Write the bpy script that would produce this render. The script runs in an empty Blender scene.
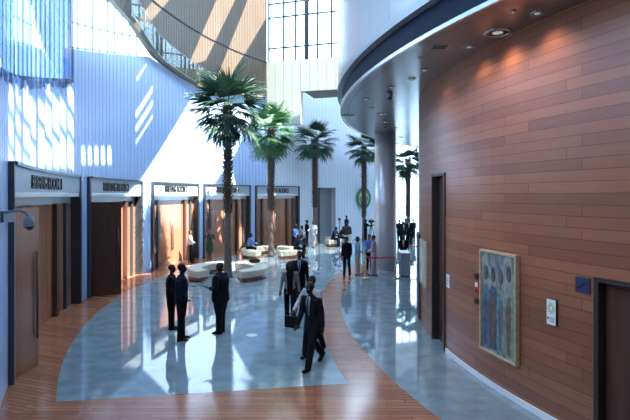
import bpy, bmesh, math, random
from mathutils import Vector, Matrix
from mathutils.geometry import delaunay_2d_cdt
random.seed(7)
PI = math.pi
scn = bpy.context.scene
COL = scn.collection
# ------------------------------------------------------------------ camera
F = 490.0; HZ = 195.0; CH = 3.5
cam = bpy.data.cameras.new('camera'); camo = bpy.data.objects.new('camera', cam); COL.objects.link(camo)
camo.location = (0, 0, CH); camo.rotation_euler = (PI/2, 0, 0)
cam.sensor_width = 36; cam.lens = 36*F/630; cam.shift_y = -(210-HZ)/630; cam.clip_end = 500
scn.camera = camo

def flo(px, py):
    Y = F*CH/(py-HZ); return Vector(((px-315)*Y/F, Y, 0))
def at(px, py, Y):
    return Vector(((px-315)*Y/F, Y, CH+(HZ-py)*Y/F))
def zat(py, Y): return CH+(HZ-py)*Y/F

# ------------------------------------------------------------------ materials
def mat(name, col, rough=.5, metal=0., spec=.5, noise=None, emit=None, bump=None, trans=None):
    m = bpy.data.materials.new(name); m.use_nodes = True
    nt = m.node_tree; b = nt.nodes['Principled BSDF']
    b.inputs['Base Color'].default_value = (*col, 1); b.inputs['Roughness'].default_value = rough
    b.inputs['Metallic'].default_value = metal; b.inputs['Specular IOR Level'].default_value = spec
    tc = nt.nodes.new('ShaderNodeTexCoord')
    if noise:
        sc, amt = noise[0], noise[1]
        st = noise[2] if len(noise) > 2 else (1, 1, 1)
        mp = nt.nodes.new('ShaderNodeMapping'); mp.inputs['Scale'].default_value = st
        nt.links.new(tc.outputs['Object'], mp.inputs['Vector'])
        n = nt.nodes.new('ShaderNodeTexNoise'); n.inputs['Scale'].default_value = sc; n.inputs['Detail'].default_value = 6
        nt.links.new(mp.outputs[0], n.inputs['Vector'])
        r = nt.nodes.new('ShaderNodeValToRGB')
        r.color_ramp.elements[0].position = .3; r.color_ramp.elements[1].position = .7
        r.color_ramp.elements[0].color = (*[c*(1-amt) for c in col], 1)
        r.color_ramp.elements[1].color = (*[min(1, c*(1+amt)) for c in col], 1)
        nt.links.new(n.outputs['Fac'], r.inputs[0]); nt.links.new(r.outputs[0], b.inputs['Base Color'])
    if bump:
        n2 = nt.nodes.new('ShaderNodeTexNoise'); n2.inputs['Scale'].default_value = bump[0]
        bp = nt.nodes.new('ShaderNodeBump'); bp.inputs['Strength'].default_value = bump[1]; bp.inputs['Distance'].default_value = .02
        nt.links.new(tc.outputs['Object'], n2.inputs['Vector']); nt.links.new(n2.outputs['Fac'], bp.inputs['Height'])
        nt.links.new(bp.outputs[0], b.inputs['Normal'])
    if emit:
        b.inputs['Emission Color'].default_value = (*emit[0], 1); b.inputs['Emission Strength'].default_value = emit[1]
    return m

def plank_mat(name, c1, c2, mortar, row, length, rough, uv=True, rot=0., grain=.25, spec=.5, msize=.006, bias=0.):
    m = bpy.data.materials.new(name); m.use_nodes = True
    nt = m.node_tree; b = nt.nodes['Principled BSDF']; L = nt.links
    tc = nt.nodes.new('ShaderNodeTexCoord'); mp = nt.nodes.new('ShaderNodeMapping'); mp.inputs['Rotation'].default_value = (0, 0, rot)
    L.new(tc.outputs['UV' if uv else 'Object'], mp.inputs['Vector'])
    br = nt.nodes.new('ShaderNodeTexBrick'); br.offset = .37; br.offset_frequency = 2; br.squash = .8; br.squash_frequency = 3
    br.inputs['Scale'].default_value = 1; br.inputs['Brick Width'].default_value = length; br.inputs['Row Height'].default_value = row
    br.inputs['Mortar Size'].default_value = msize; br.inputs['Mortar Smooth'].default_value = .1; br.inputs['Bias'].default_value = bias
    br.inputs['Color1'].default_value = (*c1, 1); br.inputs['Color2'].default_value = (*c2, 1); br.inputs['Mortar'].default_value = (*mortar, 1)
    L.new(mp.outputs[0], br.inputs['Vector'])
    mp2 = nt.nodes.new('ShaderNodeMapping'); mp2.inputs['Scale'].default_value = (1.2, 18, 1)
    L.new(mp.outputs[0], mp2.inputs['Vector'])
    n = nt.nodes.new('ShaderNodeTexNoise'); n.inputs['Scale'].default_value = 1.5; n.inputs['Detail'].default_value = 5
    L.new(mp2.outputs[0], n.inputs['Vector'])
    rm = nt.nodes.new('ShaderNodeMapRange'); rm.inputs[3].default_value = 1-grain; rm.inputs[4].default_value = 1+grain
    L.new(n.outputs['Fac'], rm.inputs[0])
    mx = nt.nodes.new('ShaderNodeVectorMath'); mx.operation = 'SCALE'
    L.new(br.outputs['Color'], mx.inputs[0]); L.new(rm.outputs[0], mx.inputs['Scale'])
    L.new(mx.outputs[0], b.inputs['Base Color'])
    b.inputs['Roughness'].default_value = rough; b.inputs['Specular IOR Level'].default_value = spec
    return m

def glass_mat(name, tint=(.9, .97, 1), refl=.12):
    m = bpy.data.materials.new(name); m.use_nodes = True
    nt = m.node_tree; nt.nodes.clear(); L = nt.links
    o = nt.nodes.new('ShaderNodeOutputMaterial'); t = nt.nodes.new('ShaderNodeBsdfTransparent'); t.inputs[0].default_value = (*tint, 1)
    g = nt.nodes.new('ShaderNodeBsdfGlossy'); g.inputs['Roughness'].default_value = .03
    x = nt.nodes.new('ShaderNodeMixShader'); x.inputs[0].default_value = refl
    L.new(t.outputs[0], x.inputs[1]); L.new(g.outputs[0], x.inputs[2]); L.new(x.outputs[0], o.inputs[0])
    return m

M = {}
M['rib'] = mat('ribbed_white_blue_shade', (.36, .52, .82), .30, 0., .6)  # white panels, blue of the sky shade put into the base colour
M['rib2'] = mat('ribbed_pale_metal', (.62, .70, .80), .35, 0., .5)  # same panels at the far end, less blue shade in the colour
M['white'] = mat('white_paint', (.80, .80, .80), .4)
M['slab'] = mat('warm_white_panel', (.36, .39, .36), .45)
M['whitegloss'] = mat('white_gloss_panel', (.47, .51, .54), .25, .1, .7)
M['terr'] = mat('blue_grey_terrazzo', (.235, .315, .355), .035, 0., .6, noise=(2.5, .2))
M['terr'].node_tree.nodes['Principled BSDF'].inputs['IOR'].default_value = 1.85
M['terr2'] = M['terr']
M['wfloor'] = plank_mat('red_wood_floor', (.43, .185, .10), (.31, .125, .068), (.10, .04, .02), .11, 1.9, .16, uv=False, spec=.6, msize=.004)
M['wstrip'] = plank_mat('red_wood_strip_floor', (.43, .185, .10), (.31, .125, .068), (.10, .04, .02), .11, 1.7, .15, uv=False, rot=.35, spec=.6, msize=.004)
M['drum'] = plank_mat('drum_wood_cladding', (.34, .128, .066), (.225, .080, .045), (.10, .038, .024), .168, 2.6, .3, grain=.22, spec=.5, msize=.005)
M['doorwood'] = plank_mat('door_wood', (.33, .15, .09), (.27, .12, .072), (.12, .055, .035), 3.6, .55, .17, spec=1., grain=.2, msize=.004)
M['dkframe'] = mat('dark_bronze_frame', (.045, .038, .034), .4, .2, .3)
M['dkwood'] = mat('dark_wood', (.075, .036, .026), .42, 0, .3, noise=(4, .3, (1, 1, .1)))
M['tan'] = mat('tan_timber_slats', (.125, .092, .064), .5, noise=(.8, .12, (1, 1, .2)))
M['tangroove'] = mat('dark_groove', (.03, .028, .025), .7)
M['slate'] = mat('dark_slate_steel', (.055, .068, .085), .3, .3)
M['signpanel'] = mat('brushed_grey_panel', (.29, .36, .41), .4, .1)
M['lightsteel'] = mat('light_steel', (.55, .60, .64), .3, .5)
M['black'] = mat('black_metal', (.012, .012, .014), .4)
M['glass'] = glass_mat('window_glass')
M['soffit'] = mat('soffit_metal', (.23, .222, .22), .22, .55, .5)
M['lip'] = mat('pale_metal_lip', (.62, .66, .70), .25, .5)
M['navyband'] = mat('dark_blue_band', (.012, .018, .035), .6, 0., .1)
M['rail'] = mat('grey_metal_rail', (.33, .37, .40), .35, .3)
M['column'] = mat('column_metal', (.68, .67, .67), .28, .35)
M['cream'] = mat('cream_leather', (.50, .48, .39), .45)
M['benchwood'] = mat('bench_wood', (.22, .075, .04), .35, noise=(6, .3, (1, 1, 8)))
M['gold'] = mat('brass', (.60, .42, .16), .3, .9)
M['goldframe'] = mat('antique_gold_frame', (.52, .41, .26), .35, .1, noise=(14, .2))
M['red'] = mat('red_plastic', (.55, .03, .03), .4)
M['redbelt'] = mat('red_belt', (.50, .04, .04), .6)
M['silver'] = mat('silver_metal', (.24, .29, .35), .35, .2)
M['paper'] = mat('white_paper', (.78, .80, .78), .5)
M['green'] = mat('green_print', (.04, .19, .10), .5)
M['lime'] = mat('lime_print', (.52, .70, .38), .5)
M['ink'] = mat('grey_ink', (.10, .12, .14), .6)
M['navysign'] = mat('navy_sign', (.028, .036, .085), .35)
M['lamp'] = mat('downlight_lens', (.8, .8, .8), .3, emit=((1, .95, .85), .12))
M['lampring'] = mat('downlight_ring', (.5, .5, .5), .25, .7)
M['bronze'] = mat('dark_bronze', (.018, .016, .015), .45, .4)
M['stone'] = mat('pale_stone', (.60, .60, .58), .6, noise=(8, .1))
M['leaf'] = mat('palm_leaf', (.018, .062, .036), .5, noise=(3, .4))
M['leaf2'] = mat('palm_leaf_sunlit', (.055, .16, .065), .5, noise=(3, .4))  # same leaf with sunlight put into a brighter base colour
M['petiole'] = mat('palm_petiole', (.10, .14, .05), .5)
M['bark'] = mat('palm_bark', (.13, .105, .085), .8, noise=(9, .35), bump=(30, .5))
M['boots'] = mat('palm_leaf_bases', (.075, .058, .042), .85, noise=(12, .5))
M['grey'] = mat('cool_grey_paint', (.26, .29, .33), .5)
M['greyplastic'] = mat('blue_grey_plastic', (.19, .24, .29), .45)
M['domeblack'] = mat('dark_dome', (.01, .012, .016), .1, 0, .8)
M['shell'] = mat('interior_plaster', (.42, .43, .45), .7)
M['ceil'] = mat('ceiling_paint', (.55, .56, .58), .7)

# ------------------------------------------------------------------ mesh builder
ROOTM = {}
class MB:
    def __init__(s): s.v = []; s.f = []; s.uv = {}
    def add(s, vs, fs):
        o = len(s.v); s.v += [Vector(v) for v in vs]; s.f += [tuple(i+o for i in f) for f in fs]; return s
    def box(s, a, b):
        x0, y0, z0 = a; x1, y1, z1 = b
        return s.add([(x0,y0,z0),(x1,y0,z0),(x1,y1,z0),(x0,y1,z0),(x0,y0,z1),(x1,y0,z1),(x1,y1,z1),(x0,y1,z1)],
                     [(0,3,2,1),(4,5,6,7),(0,1,5,4),(1,2,6,5),(2,3,7,6),(3,0,4,7)])
    def obox(s, c, ux, uy, uz, hx, hy, hz):
        c = Vector(c); ux = Vector(ux)*hx; uy = Vector(uy)*hy; uz = Vector(uz)*hz
        vs = [c-ux-uy-uz, c+ux-uy-uz, c+ux+uy-uz, c-ux+uy-uz, c-ux-uy+uz, c+ux-uy+uz, c+ux+uy+uz, c-ux+uy+uz]
        return s.add(vs, [(0,3,2,1),(4,5,6,7),(0,1,5,4),(1,2,6,5),(2,3,7,6),(3,0,4,7)])
    def rings(s, rings, cap=True):
        n = len(rings[0]); o = len(s.v)
        for r in rings: s.v += [Vector(p) for p in r]
        for i in range(len(rings)-1):
            for j in range(n):
                a = o+i*n+j; b = o+i*n+(j+1) % n
                s.f.append((a, b, b+n, a+n))
        if cap:
            s.f.append(tuple(o+j for j in reversed(range(n))))
            s.f.append(tuple(o+(len(rings)-1)*n+j for j in range(n)))
        return s
    def tube(s, pts, rad, n=10, round_=False):
        pts = [Vector(p) for p in pts]
        if not hasattr(rad, '__len__'): rad = [rad]*len(pts)
        rad = list(rad)
        if round_:
            d0 = (pts[0]-pts[1]).normalized(); d1 = (pts[-1]-pts[-2]).normalized(); r0, r1 = rad[0], rad[-1]
            pre = [(pts[0]+d0*r0*math.sin(a), r0*math.cos(a)) for a in (1.4, 1.0, .5)]
            post = [(pts[-1]+d1*r1*math.sin(a), r1*math.cos(a)) for a in (.5, 1.0, 1.4)]
            pts = [p for p, _ in pre]+pts+[p for p, _ in post]; rad = [r for _, r in pre]+rad+[r for _, r in post]
        rs = []; up = None
        for i, p in enumerate(pts):
            t = (pts[min(i+1, len(pts)-1)]-pts[max(i-1, 0)]).normalized()
            if up is None:
                up = Vector((1, 0, 0)) if abs(t.x) < .8 else Vector((0, 1, 0))
            u = (up-t*up.dot(t)).normalized(); w = t.cross(u); up = u
            rs.append([p+(u*math.cos(2*PI*k/n)+w*math.sin(2*PI*k/n))*rad[i] for k in range(n)])
        return s.rings(rs)
    def lathe(s, c, prof, n=24):
        c = Vector(c)
        return s.rings([[c+Vector((r*math.cos(2*PI*k/n), r*math.sin(2*PI*k/n), z)) for k in range(n)] for r, z in prof])
    def ell(s, c, rx, ry, rz, n=14, m=8, rot=None):
        c = Vector(c); rs = []
        for i in range(m+1):
            a = -PI/2+PI*min(max(i/m, .02), .98)
            ring = []
            for k in range(n):
                p = Vector((rx*math.cos(a)*math.cos(2*PI*k/n), ry*math.cos(a)*math.sin(2*PI*k/n), rz*math.sin(a)))
                ring.append(c+(rot @ p if rot else p))
            rs.append(ring)
        return s.rings(rs)
    def prism(s, poly, z0, z1):
        n = len(poly); o = len(s.v)
        s.v += [Vector((p[0], p[1], z0)) for p in poly]+[Vector((p[0], p[1], z1)) for p in poly]
        s.f.append(tuple(o+i for i in reversed(range(n)))); s.f.append(tuple(o+n+i for i in range(n)))
        for i in range(n):
            j = (i+1) % n; s.f.append((o+i, o+j, o+n+j, o+n+i))
        return s
    def build(s, name, m, parent=None, smooth=False, local=False, uvf=None):
        me = bpy.data.meshes.new(name)
        vs = s.v
        if parent is not None and not local and parent.name in ROOTM:
            inv = ROOTM[parent.name].inverted(); vs = [inv @ v for v in vs]
        me.from_pydata([tuple(v) for v in vs], [], s.f); me.update()
        bm = bmesh.new(); bm.from_mesh(me); bmesh.ops.recalc_face_normals(bm, faces=bm.faces); bm.to_mesh(me); bm.free()
        if uvf:
            uvl = me.uv_layers.new(name='UVMap')
            for p in me.polygons:
                for li in p.loop_indices:
                    uvl.data[li].uv = uvf(s.v[me.loops[li].vertex_index])
        me.materials.append(m)
        if smooth:
            for p in me.polygons: p.use_smooth = True
        o = bpy.data.objects.new(name, me); COL.objects.link(o)
        if parent is not None:
            o.parent = parent
            if parent.name in ROOTM: ROOTM[o.name] = ROOTM[parent.name]
        return o

def tag(o, label=None, cat=None, group=None, kind=None):
    if label: o['label'] = label
    if cat: o['category'] = cat
    if group: o['group'] = group
    if kind: o['kind'] = kind
    return o
def thing(name, label, cat, loc=(0, 0, 0), rotz=0., group=None, kind=None):
    o = bpy.data.objects.new(name, None); COL.objects.link(o); o.empty_display_size = .2
    o.location = loc; o.rotation_euler = (0, 0, rotz)
    ROOTM[o.name] = Matrix.Translation(Vector(loc)) @ Matrix.Rotation(rotz, 4, 'Z')
    return tag(o, label, cat, group, kind)
def struct(o, label, cat): return tag(o, label, cat, None, 'structure')

def bake(mb, voxel, smooth_it=4, extra=None):
    """union of closed shapes by voxel remesh; returns MB"""
    me = bpy.data.meshes.new('tmp'); me.from_pydata([tuple(v) for v in mb.v], [], mb.f); me.update()
    bm = bmesh.new(); bm.from_mesh(me); bmesh.ops.recalc_face_normals(bm, faces=bm.faces); bm.to_mesh(me); bm.free()
    o = bpy.data.objects.new('tmp', me); COL.objects.link(o)
    r = o.modifiers.new('r', 'REMESH'); r.mode = 'VOXEL'; r.voxel_size = voxel
    if smooth_it:
        q = o.modifiers.new('s', 'SMOOTH'); q.iterations = smooth_it; q.factor = .5
    dg = bpy.context.evaluated_depsgraph_get(); ev = o.evaluated_get(dg); m2 = bpy.data.meshes.new_from_object(ev)
    out = MB(); out.v = [v.co.copy() for v in m2.vertices]; out.f = [tuple(p.vertices) for p in m2.polygons]
    bpy.data.objects.remove(o); bpy.data.meshes.remove(me); bpy.data.meshes.remove(m2)
    return out

def text_mb(body, w, h, depth=.02, bold=.012):
    cu = bpy.data.curves.new('t', 'FONT'); cu.body = body; cu.size = 1; cu.extrude = .5; cu.offset = bold; cu.align_x = 'CENTER'
    cu.resolution_u = 3
    o = bpy.data.objects.new('t', cu); COL.objects.link(o)
    dg = bpy.context.evaluated_depsgraph_get(); me = bpy.data.meshes.new_from_object(o.evaluated_get(dg))
    vs = [v.co.copy() for v in me.vertices]; fs = [tuple(p.vertices) for p in me.polygons]
    x0 = min(v.x for v in vs); x1 = max(v.x for v in vs); y0 = min(v.y for v in vs); y1 = max(v.y for v in vs)
    out = MB(); out.v = [Vector(((v.x-(x0+x1)/2)*w/(x1-x0), (v.y-y0)*h/(y1-y0)-h/2, v.z*depth)) for v in vs]; out.f = fs
    bpy.data.objects.remove(o); bpy.data.curves.remove(cu); bpy.data.meshes.remove(me)
    return out
def place(mb, o, ux, uy, uz):
    o = Vector(o); ux = Vector(ux); uy = Vector(uy); uz = Vector(uz)
    mb.v = [o+ux*v.x+uy*v.y+uz*v.z for v in mb.v]; return mb

# ------------------------------------------------------------------ the two big curves of the plan
LC = Vector((15.85, 19.0)); LR = 23.7          # concave hall wall
DC = Vector((16.87, 12.1)); DR = 14.0          # convex timber drum
SC = Vector((20.3, 15.0)); SR = 19.5           # overhanging mezzanine edge
def ray_circle(px, C, R, far):
    s = (px-315)/F; a = 1+s*s; b = -2*(s*C.x+C.y); c = C.x**2+C.y**2-R*R
    q = math.sqrt(max(0, b*b-4*a*c)); return (-b+(q if far else -q))/(2*a)
def LP(t, r=LR, z=0.): return Vector((LC.x-r*math.cos(t), LC.y+r*math.sin(t), z))
def LTofY(Y, r=LR): return math.asin(max(-1, min(1, (Y-LC.y)/r)))
def LT(px, r=LR):
    Y = ray_circle(px, LC, r, True); s = (px-315)/F
    return math.atan2(Y-LC.y, LC.x-s*Y)
def LW(px, py, r=LR):
    Y = ray_circle(px, LC, r, True); return at(px, py, Y)
def DP(t, r=DR, z=0.): return Vector((DC.x-r*math.cos(t), DC.y+r*math.sin(t), z))
def DT(px, r=DR):
    Y = ray_circle(px, DC, r, False); s = (px-315)/F
    return math.atan2(Y-DC.y, DC.x-s*Y)
def DY(px, r=DR): return ray_circle(px, DC, r, False)
def SP(t, r=SR, z=0.): return Vector((SC.x-r*math.cos(t), SC.y+r*math.sin(t), z))

def arc_solid(mb, P, t0, t1, r0, r1, z0, z1, n=None):
    """closed bent box between two radii; z0/z1 may be functions of t"""
    if n is None: n = max(2, int(abs(t1-t0)*r0/.35)+1)
    f0 = z0 if callable(z0) else (lambda t: z0); f1 = z1 if callable(z1) else (lambda t: z1)
    rs = []
    for i in range(n+1):
        t = t0+(t1-t0)*i/n
        rs.append([P(t, r0, f0(t)), P(t, r1, f0(t)), P(t, r1, f1(t)), P(t, r0, f1(t))])
    return mb.rings(rs)
def ribbed(mb, P, t0, t1, R, z0, z1, pitch=.3, gw=.03, gd=.035, sgn=1, back=.25):
    n = max(1, round(abs(t1-t0)*R/pitch)); dt = (t1-t0)/n; g = gw/R*(1 if t1 > t0 else -1)
    f0 = z0 if callable(z0) else (lambda t: z0); f1 = z1 if callable(z1) else (lambda t: z1)
    rs = []
    for i in range(n):
        a = t0+dt*i
        for t, r in ((a, R), (a+dt-g, R), (a+dt-g*.7, R+gd*sgn), (a+dt-g*.3, R+gd*sgn)):
            rs.append([P(t, r, f0(t)), P(t, R+back*sgn, f0(t)), P(t, R+back*sgn, f1(t)), P(t, r, f1(t))])
    t = t1; rs.append([P(t, R, f0(t)), P(t, R+back*sgn, f0(t)), P(t, R+back*sgn, f1(t)), P(t, R, f1(t))])
    return mb.rings(rs)

ROOF = 18.5
def lerp_tab(tab, x):
    if x <= tab[0][0]: return tab[0][1]
    for (a, u), (b, v) in zip(tab, tab[1:]):
        if x <= b: return u+(v-u)*(x-a)/(b-a)
    return tab[-1][1]
TOPY = [(15.2, 8.05), (22.5, 9.85), (24, 9.8), (27.2, 9.45), (32.6, 10.1), (36, 10.1)]
WOODY = [(18.3, 10.8), (20.2, 10.65), (22.4, 9.85), (25, 9.55), (27.2, 9.35), (32.6, 9.95)]
def topz(t): return lerp_tab(TOPY, LC.y+LR*math.sin(t))
def woodz(t): return lerp_tab(WOODY, LC.y+23.4*math.sin(t))

# ------------------------------------------------------------------ floor
fl = MB().box((-12, -8, -.3), (34, 50, 0)).build('floor', M['terr']); struct(fl, 'glossy blue grey polished terrazzo hall floor', 'floor')
# timber inlays are thin solid layers on the slab
def sheet(poly, name, m, label, z=.004):
    o = MB().prism(poly, -.05, z).build(name, m); return struct(o, label, 'floor')
R_IN = 22.6
def yl(px, py): return flo(px, py)
A = flo(56, 402); Bp = flo(344, 384)
strip = []
tA = LTofY(7.4, R_IN); tZ = LTofY(34.3, R_IN)
o_ = []
for i in range(51):
    Y = 7.3+(34.0-7.3)*i/50; x1 = 14.35-math.sqrt(21.1**2-(Y-18)**2) if Y < 32 else 0; t = LTofY(Y, LR-1.0); x2 = LP(t, LR-1.0).x
    o_.append(Vector((max(min(x1, x2), -7) if Y < 19 else x2 if Y > 24 else x1+(x2-x1)*(Y-19)/5, Y, 0)))
w_ = [LP(tZ+(LTofY(7.4)-tZ)*i/50, LR+.3) for i in range(51)]
sheet([(p.x, p.y) for p in o_+w_], 'floor_strip', M['wstrip'], 'reddish timber floor strip following the curved wall of doors')
# foreground timber with the curved band that sweeps towards the right
BL, BLR = Vector((28.1, 14.5)), 28.0
BR_, BRR = Vector((21.8, 14.5)), 21.0
def bl(Y): return BL.x-math.sqrt(BLR**2-(Y-BL.y)**2)
def br(Y): return BR_.x-math.sqrt(BRR**2-(Y-BR_.y)**2)
poly = [(-6.5, -3), (-6.5, 6.9), (-4.6, 7.9), (A.x, A.y)]
poly += [(Bp.x, Bp.y)]
for i in range(0, 31):
    Y = 9.1+(24.5-9.1)*i/30; poly.append((bl(Y), Y))
for i in range(0, 41):
    Y = 24.5-(24.5-5.5)*i/40; poly.append((br(Y), Y))
poly += [(3.4, 4.2), (5.4, 0), (6, -3)]
sheet(poly, 'floor_timber', M['wfloor'], 'reddish timber floor in front sweeping away in a curved band', .006)

# ------------------------------------------------------------------ curved wall of briefing rooms
PORT = [(8, 79), (87, 141), (151, 198), (203, 250), (255, 299)]
DH = 3.45; FH = 4.12
prev = LTofY(6.4)
segs = []
for a, b_ in PORT:
    ta, tb = LT(a), LT(b_); segs.append((prev, ta)); prev = tb
tback0, tback1 = LT(317), LT(335.5)
segs.append((prev, tback0)); segs.append((tback1, LT(396)))
wl = MB()
def nearz(t): return lerp_tab([(8, 5.6), (10, 5.95), (12.5, 6.5), (15.2, 7.1)], LC.y+LR*math.sin(t))
for a, b_ in segs[:-2]: ribbed(wl, LP, a, b_, LR, 0, FH, .28)
TN = LTofY(15.2)
ribbed(wl, LP, LTofY(6.4), TN, LR, FH, nearz, .28)
ribbed(wl, LP, TN, LT(266), LR+.02, FH, topz, .33)
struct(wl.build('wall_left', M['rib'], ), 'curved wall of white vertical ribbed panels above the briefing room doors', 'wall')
wb = MB()
ribbed(wb, LP, segs[-2][0], segs[-2][1], LR, 0, FH, .3)
ribbed(wb, LP, tback0, tback1, LR, 4.05, FH, .3)
ribbed(wb, LP, segs[-1][0], segs[-1][1], LR, 0, FH, .3)
ribbed(wb, LP, LT(266), LT(396), LR, FH, 12.2, .3)
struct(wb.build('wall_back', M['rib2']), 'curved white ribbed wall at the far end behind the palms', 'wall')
# plain left wall continuing towards and behind the viewpoint, with a high opening added to light the drum
p0 = LP(LTofY(6.4))
wq = MB().box((p0.x-.3, -8, 0), (p0.x, p0.y, 4.6))
wq.box((p0.x-.3, -8, 4.6), (p0.x, 3.6, ROOF))
for y in (3.6, p0.y-.15): wq.box((p0.x-.25, y, 4.6), (p0.x-.05, y+.15, ROOF))
struct(wq.build('wall_side', M['shell']), 'plain side wall beside the viewpoint', 'wall')
struct(MB().box((p0.x-.3, -8.3, 0), (34, -8, ROOF)).build('wall_rear', M['shell']), 'plain plaster wall behind the viewpoint', 'wall')
struct(MB().box((33.7, -8, 0), (34, 50, 10)).build('wall_right', M['shell']), 'plain plaster wall at the far right', 'wall')
wr = MB(); wr.box((15.5, 42.7, 0), (34, 43, 10))
arc_solid(wr, LP, LT(396), LTofY(42.69), LR, LR+.3, 9, 12)
struct(wr.build('wall_end', M['shell']), 'plain wall at the far right end', 'wall')
# far right glazing
def glazing(name, label, P, t0, t1, r, z0, z1, nv, zs, m=M['slate'], w=.05, cat='window', dep=.08, gm=None):
    g = thing(name, label, cat, P((t0+t1)/2, r, 0), 0, None, 'structure')
    fr = MB()
    for i in range(nv+1):
        t = t0+(t1-t0)*i/nv; c = P(t, r); u = (P(t+.001, r)-P(t-.001, r)).normalized(); nrm = Vector((u.y, -u.x, 0))
        a0 = z0(t) if callable(z0) else z0; a1 = z1(t) if callable(z1) else z1
        fr.obox((c.x, c.y, (a0+a1)/2), u, nrm, (0, 0, 1), w/2, dep, (a1-a0)/2)
    for z in zs:
        f = z if callable(z) else (lambda t, z=z: z)
        arc_solid(fr, P, t0, t1, r-dep*.7, r+dep*.7, lambda t: f(t)-w/2, lambda t: f(t)+w/2)
    fr.build('mullions', m, g)
    gl = MB(); arc_solid(gl, P, t0, t1, r-.005, r+.005, z0, z1)
    gl.build('pane', gm or M['glass'], g)
    return g
glazing('window_3', 'bright far window wall behind the column', LP, LT(396)+.002, LT(452), LR+.1, 0, 9, 8, [.08, 2.5, 5, 8.9], M['lightsteel'], .07)
# clerestory above the ribbed wall
M['railglass'] = glass_mat('rail_glass', (.80, .86, .84), .08); tw1_ = LT(267, 23.2)
tc0, tc1 = TN+.01, LT(266)
def cz1(t): return ROOF if LC.y+LR*math.sin(t) < 18.6 else woodz(t)+.5
glazing('window_1', 'overexposed clerestory glazing with thin bars above the ribbed wall', LP, tc0, LTofY(21.5), LR+.12, topz, ROOF, 9, [lambda t: topz(t)+.05, lambda t: topz(t)+.85, lambda t: topz(t)+2.0], M['greyplastic'], .05, dep=.02)
M['blueglass'] = glass_mat('blue_tinted_glass', (.42, .58, .86), .25)
g5 = thing('window_5', 'tall blue tinted glass strips with ragged lower ends above the near ribbed wall', 'window', LP(LTofY(11)), 0, None, 'structure')
GM = [glass_mat('blue_glass_strip', (.37, .47, .61), .3), glass_mat('pale_glass_strip', (.48, .57, .68), .3), glass_mat('mauve_glass_strip', (.45, .48, .55), .3)]
rg = random.Random(5); n5 = 44; ta_, tb_ = LTofY(6.4), TN
for gi, gm in enumerate(GM):
    q = MB()
    for i in range(n5):
        k_ = rg.choice((0, 0, 0, 1, 2)) if gi == 0 else None
        if gi == 0:
            if i == 0: KS = []
            KS.append(k_)
        if KS[i] != gi: continue
        a_ = ta_+(tb_-ta_)*i/n5; b2 = ta_+(tb_-ta_)*(i+1)/n5; dr = rg.uniform(.0, .3); ro_ = .05
        arc_solid(q, LP, a_, b2, LR-ro_, LR-ro_-.004, lambda t: nearz(t)-dr, ROOF, 1)
    q.build('glass_strips', gm, g5)
q = MB()
for i in range(0, n5+1, 2):
    c = LP(ta_+(tb_-ta_)*i/n5, LR+.1); q.tube([(c.x, c.y, nearz(ta_+(tb_-ta_)*i/n5)-.05), (c.x, c.y, ROOF)], .025, 6)
q.build('mullions', M['lightsteel'], g5)
glazing('window_2', 'low glass rail along the lower edge of the timber ring', LP, LTofY(19.6, 23.2), tw1_, 23.2, woodz, lambda t: woodz(t)+1.0, 10, [lambda t: woodz(t)+.04, lambda t: woodz(t)+.98], M['grey'], .03, dep=.012, gm=M['railglass'])
# timber ring
wt = MB(); tw0 = LTofY(17.6, 23.4); tw1 = LT(267, 23.4)
ribbed(wt, LP, tw0, tw1, 23.4, woodz, ROOF, .16, .035, .04, 1, .22)
struct(wt.build('wall_upper', M['tan']), 'tan vertical timber slat wall curving high above the doors', 'wall')
gz = lambda t: lerp_tab([(20, 13.0), (33, 13.0)], 0)
gr = MB()
arc_solid(gr, LP, LT(150, 23.38), tw1, 23.36, 23.41, lambda t: 12.28, lambda t: 12.33)
struct(gr.build('trim_1', M['tangroove']), 'thin dark line running round the timber ring', 'trim')

# ------------------------------------------------------------------ overhead slab and upper windows at back
sl = at(267, 100, 32.6); sr = at(345, 100, 31.1); u = Vector((sr.x-sl.x, sr.y-sl.y, 0)); ul = u.length; u.normalize(); nv_ = Vector((-u.y, u.x, 0))
def slabpt(px):
    s = (px-315)/F
    k = (s*sl.y-sl.x)/(u.x-s*u.y); return k
s0, s1, s2 = 0, slabpt(304.5), ul
def sbox(mb, a, b_, z0, z1, d0=0, d1=.5):
    c = Vector((sl.x, sl.y, 0))+u*(a+b_)/2+nv_*(d0+d1)/2; c.z = (z0+z1)/2
    return mb.obox(c, u, nv_, (0, 0, 1), (b_-a)/2, (d1-d0)/2, (z1-z0)/2)
zt = zat(62.5, 32.6); zb1 = zat(124, 32); zb2 = zat(91, 31.8)
mb = MB(); n = 9
for i in range(n):
    a, b_ = s0+(s2-s0)*i/n, s0+(s2-s0)*(i+1)/n-.02
    sbox(mb, a, b_, zb1 if b_ < s1+.25 else zb2, zt)
sbox(mb, s0, s2, zb2+.03, zt-.03, .05, .45)
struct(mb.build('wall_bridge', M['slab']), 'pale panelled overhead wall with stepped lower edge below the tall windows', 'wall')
struct(sbox(MB(), s1, s2, zb2-.06, zb2-.001, .02, 2.2).build('trim_2', M['tan']), 'tan underside of the overhead wall', 'trim')
wn = thing('window_4', 'tall bright grid window above the pale overhead wall', 'window', (sl.x, sl.y, zt), 0, None, 'structure')
fr = MB(); ks = [slabpt(x) for x in (268, 283, 295, 306, 317, 331, 344)]
for i, k in enumerate(ks): sbox(fr, k-(.13 if i == 3 else .05), k+(.13 if i == 3 else .05), zt, ROOF, .1, .24)
for py in (61.5, 47, 16, 2): z = zat(py, 32.3); sbox(fr, 0, ul, z-.045, z+.045, .13, .22)
fr.build('mullions', M['slate'], wn)
sbox(MB(), 0, ul, zt, ROOF, .18, .2).build('pane', M['glass'], wn)

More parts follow.
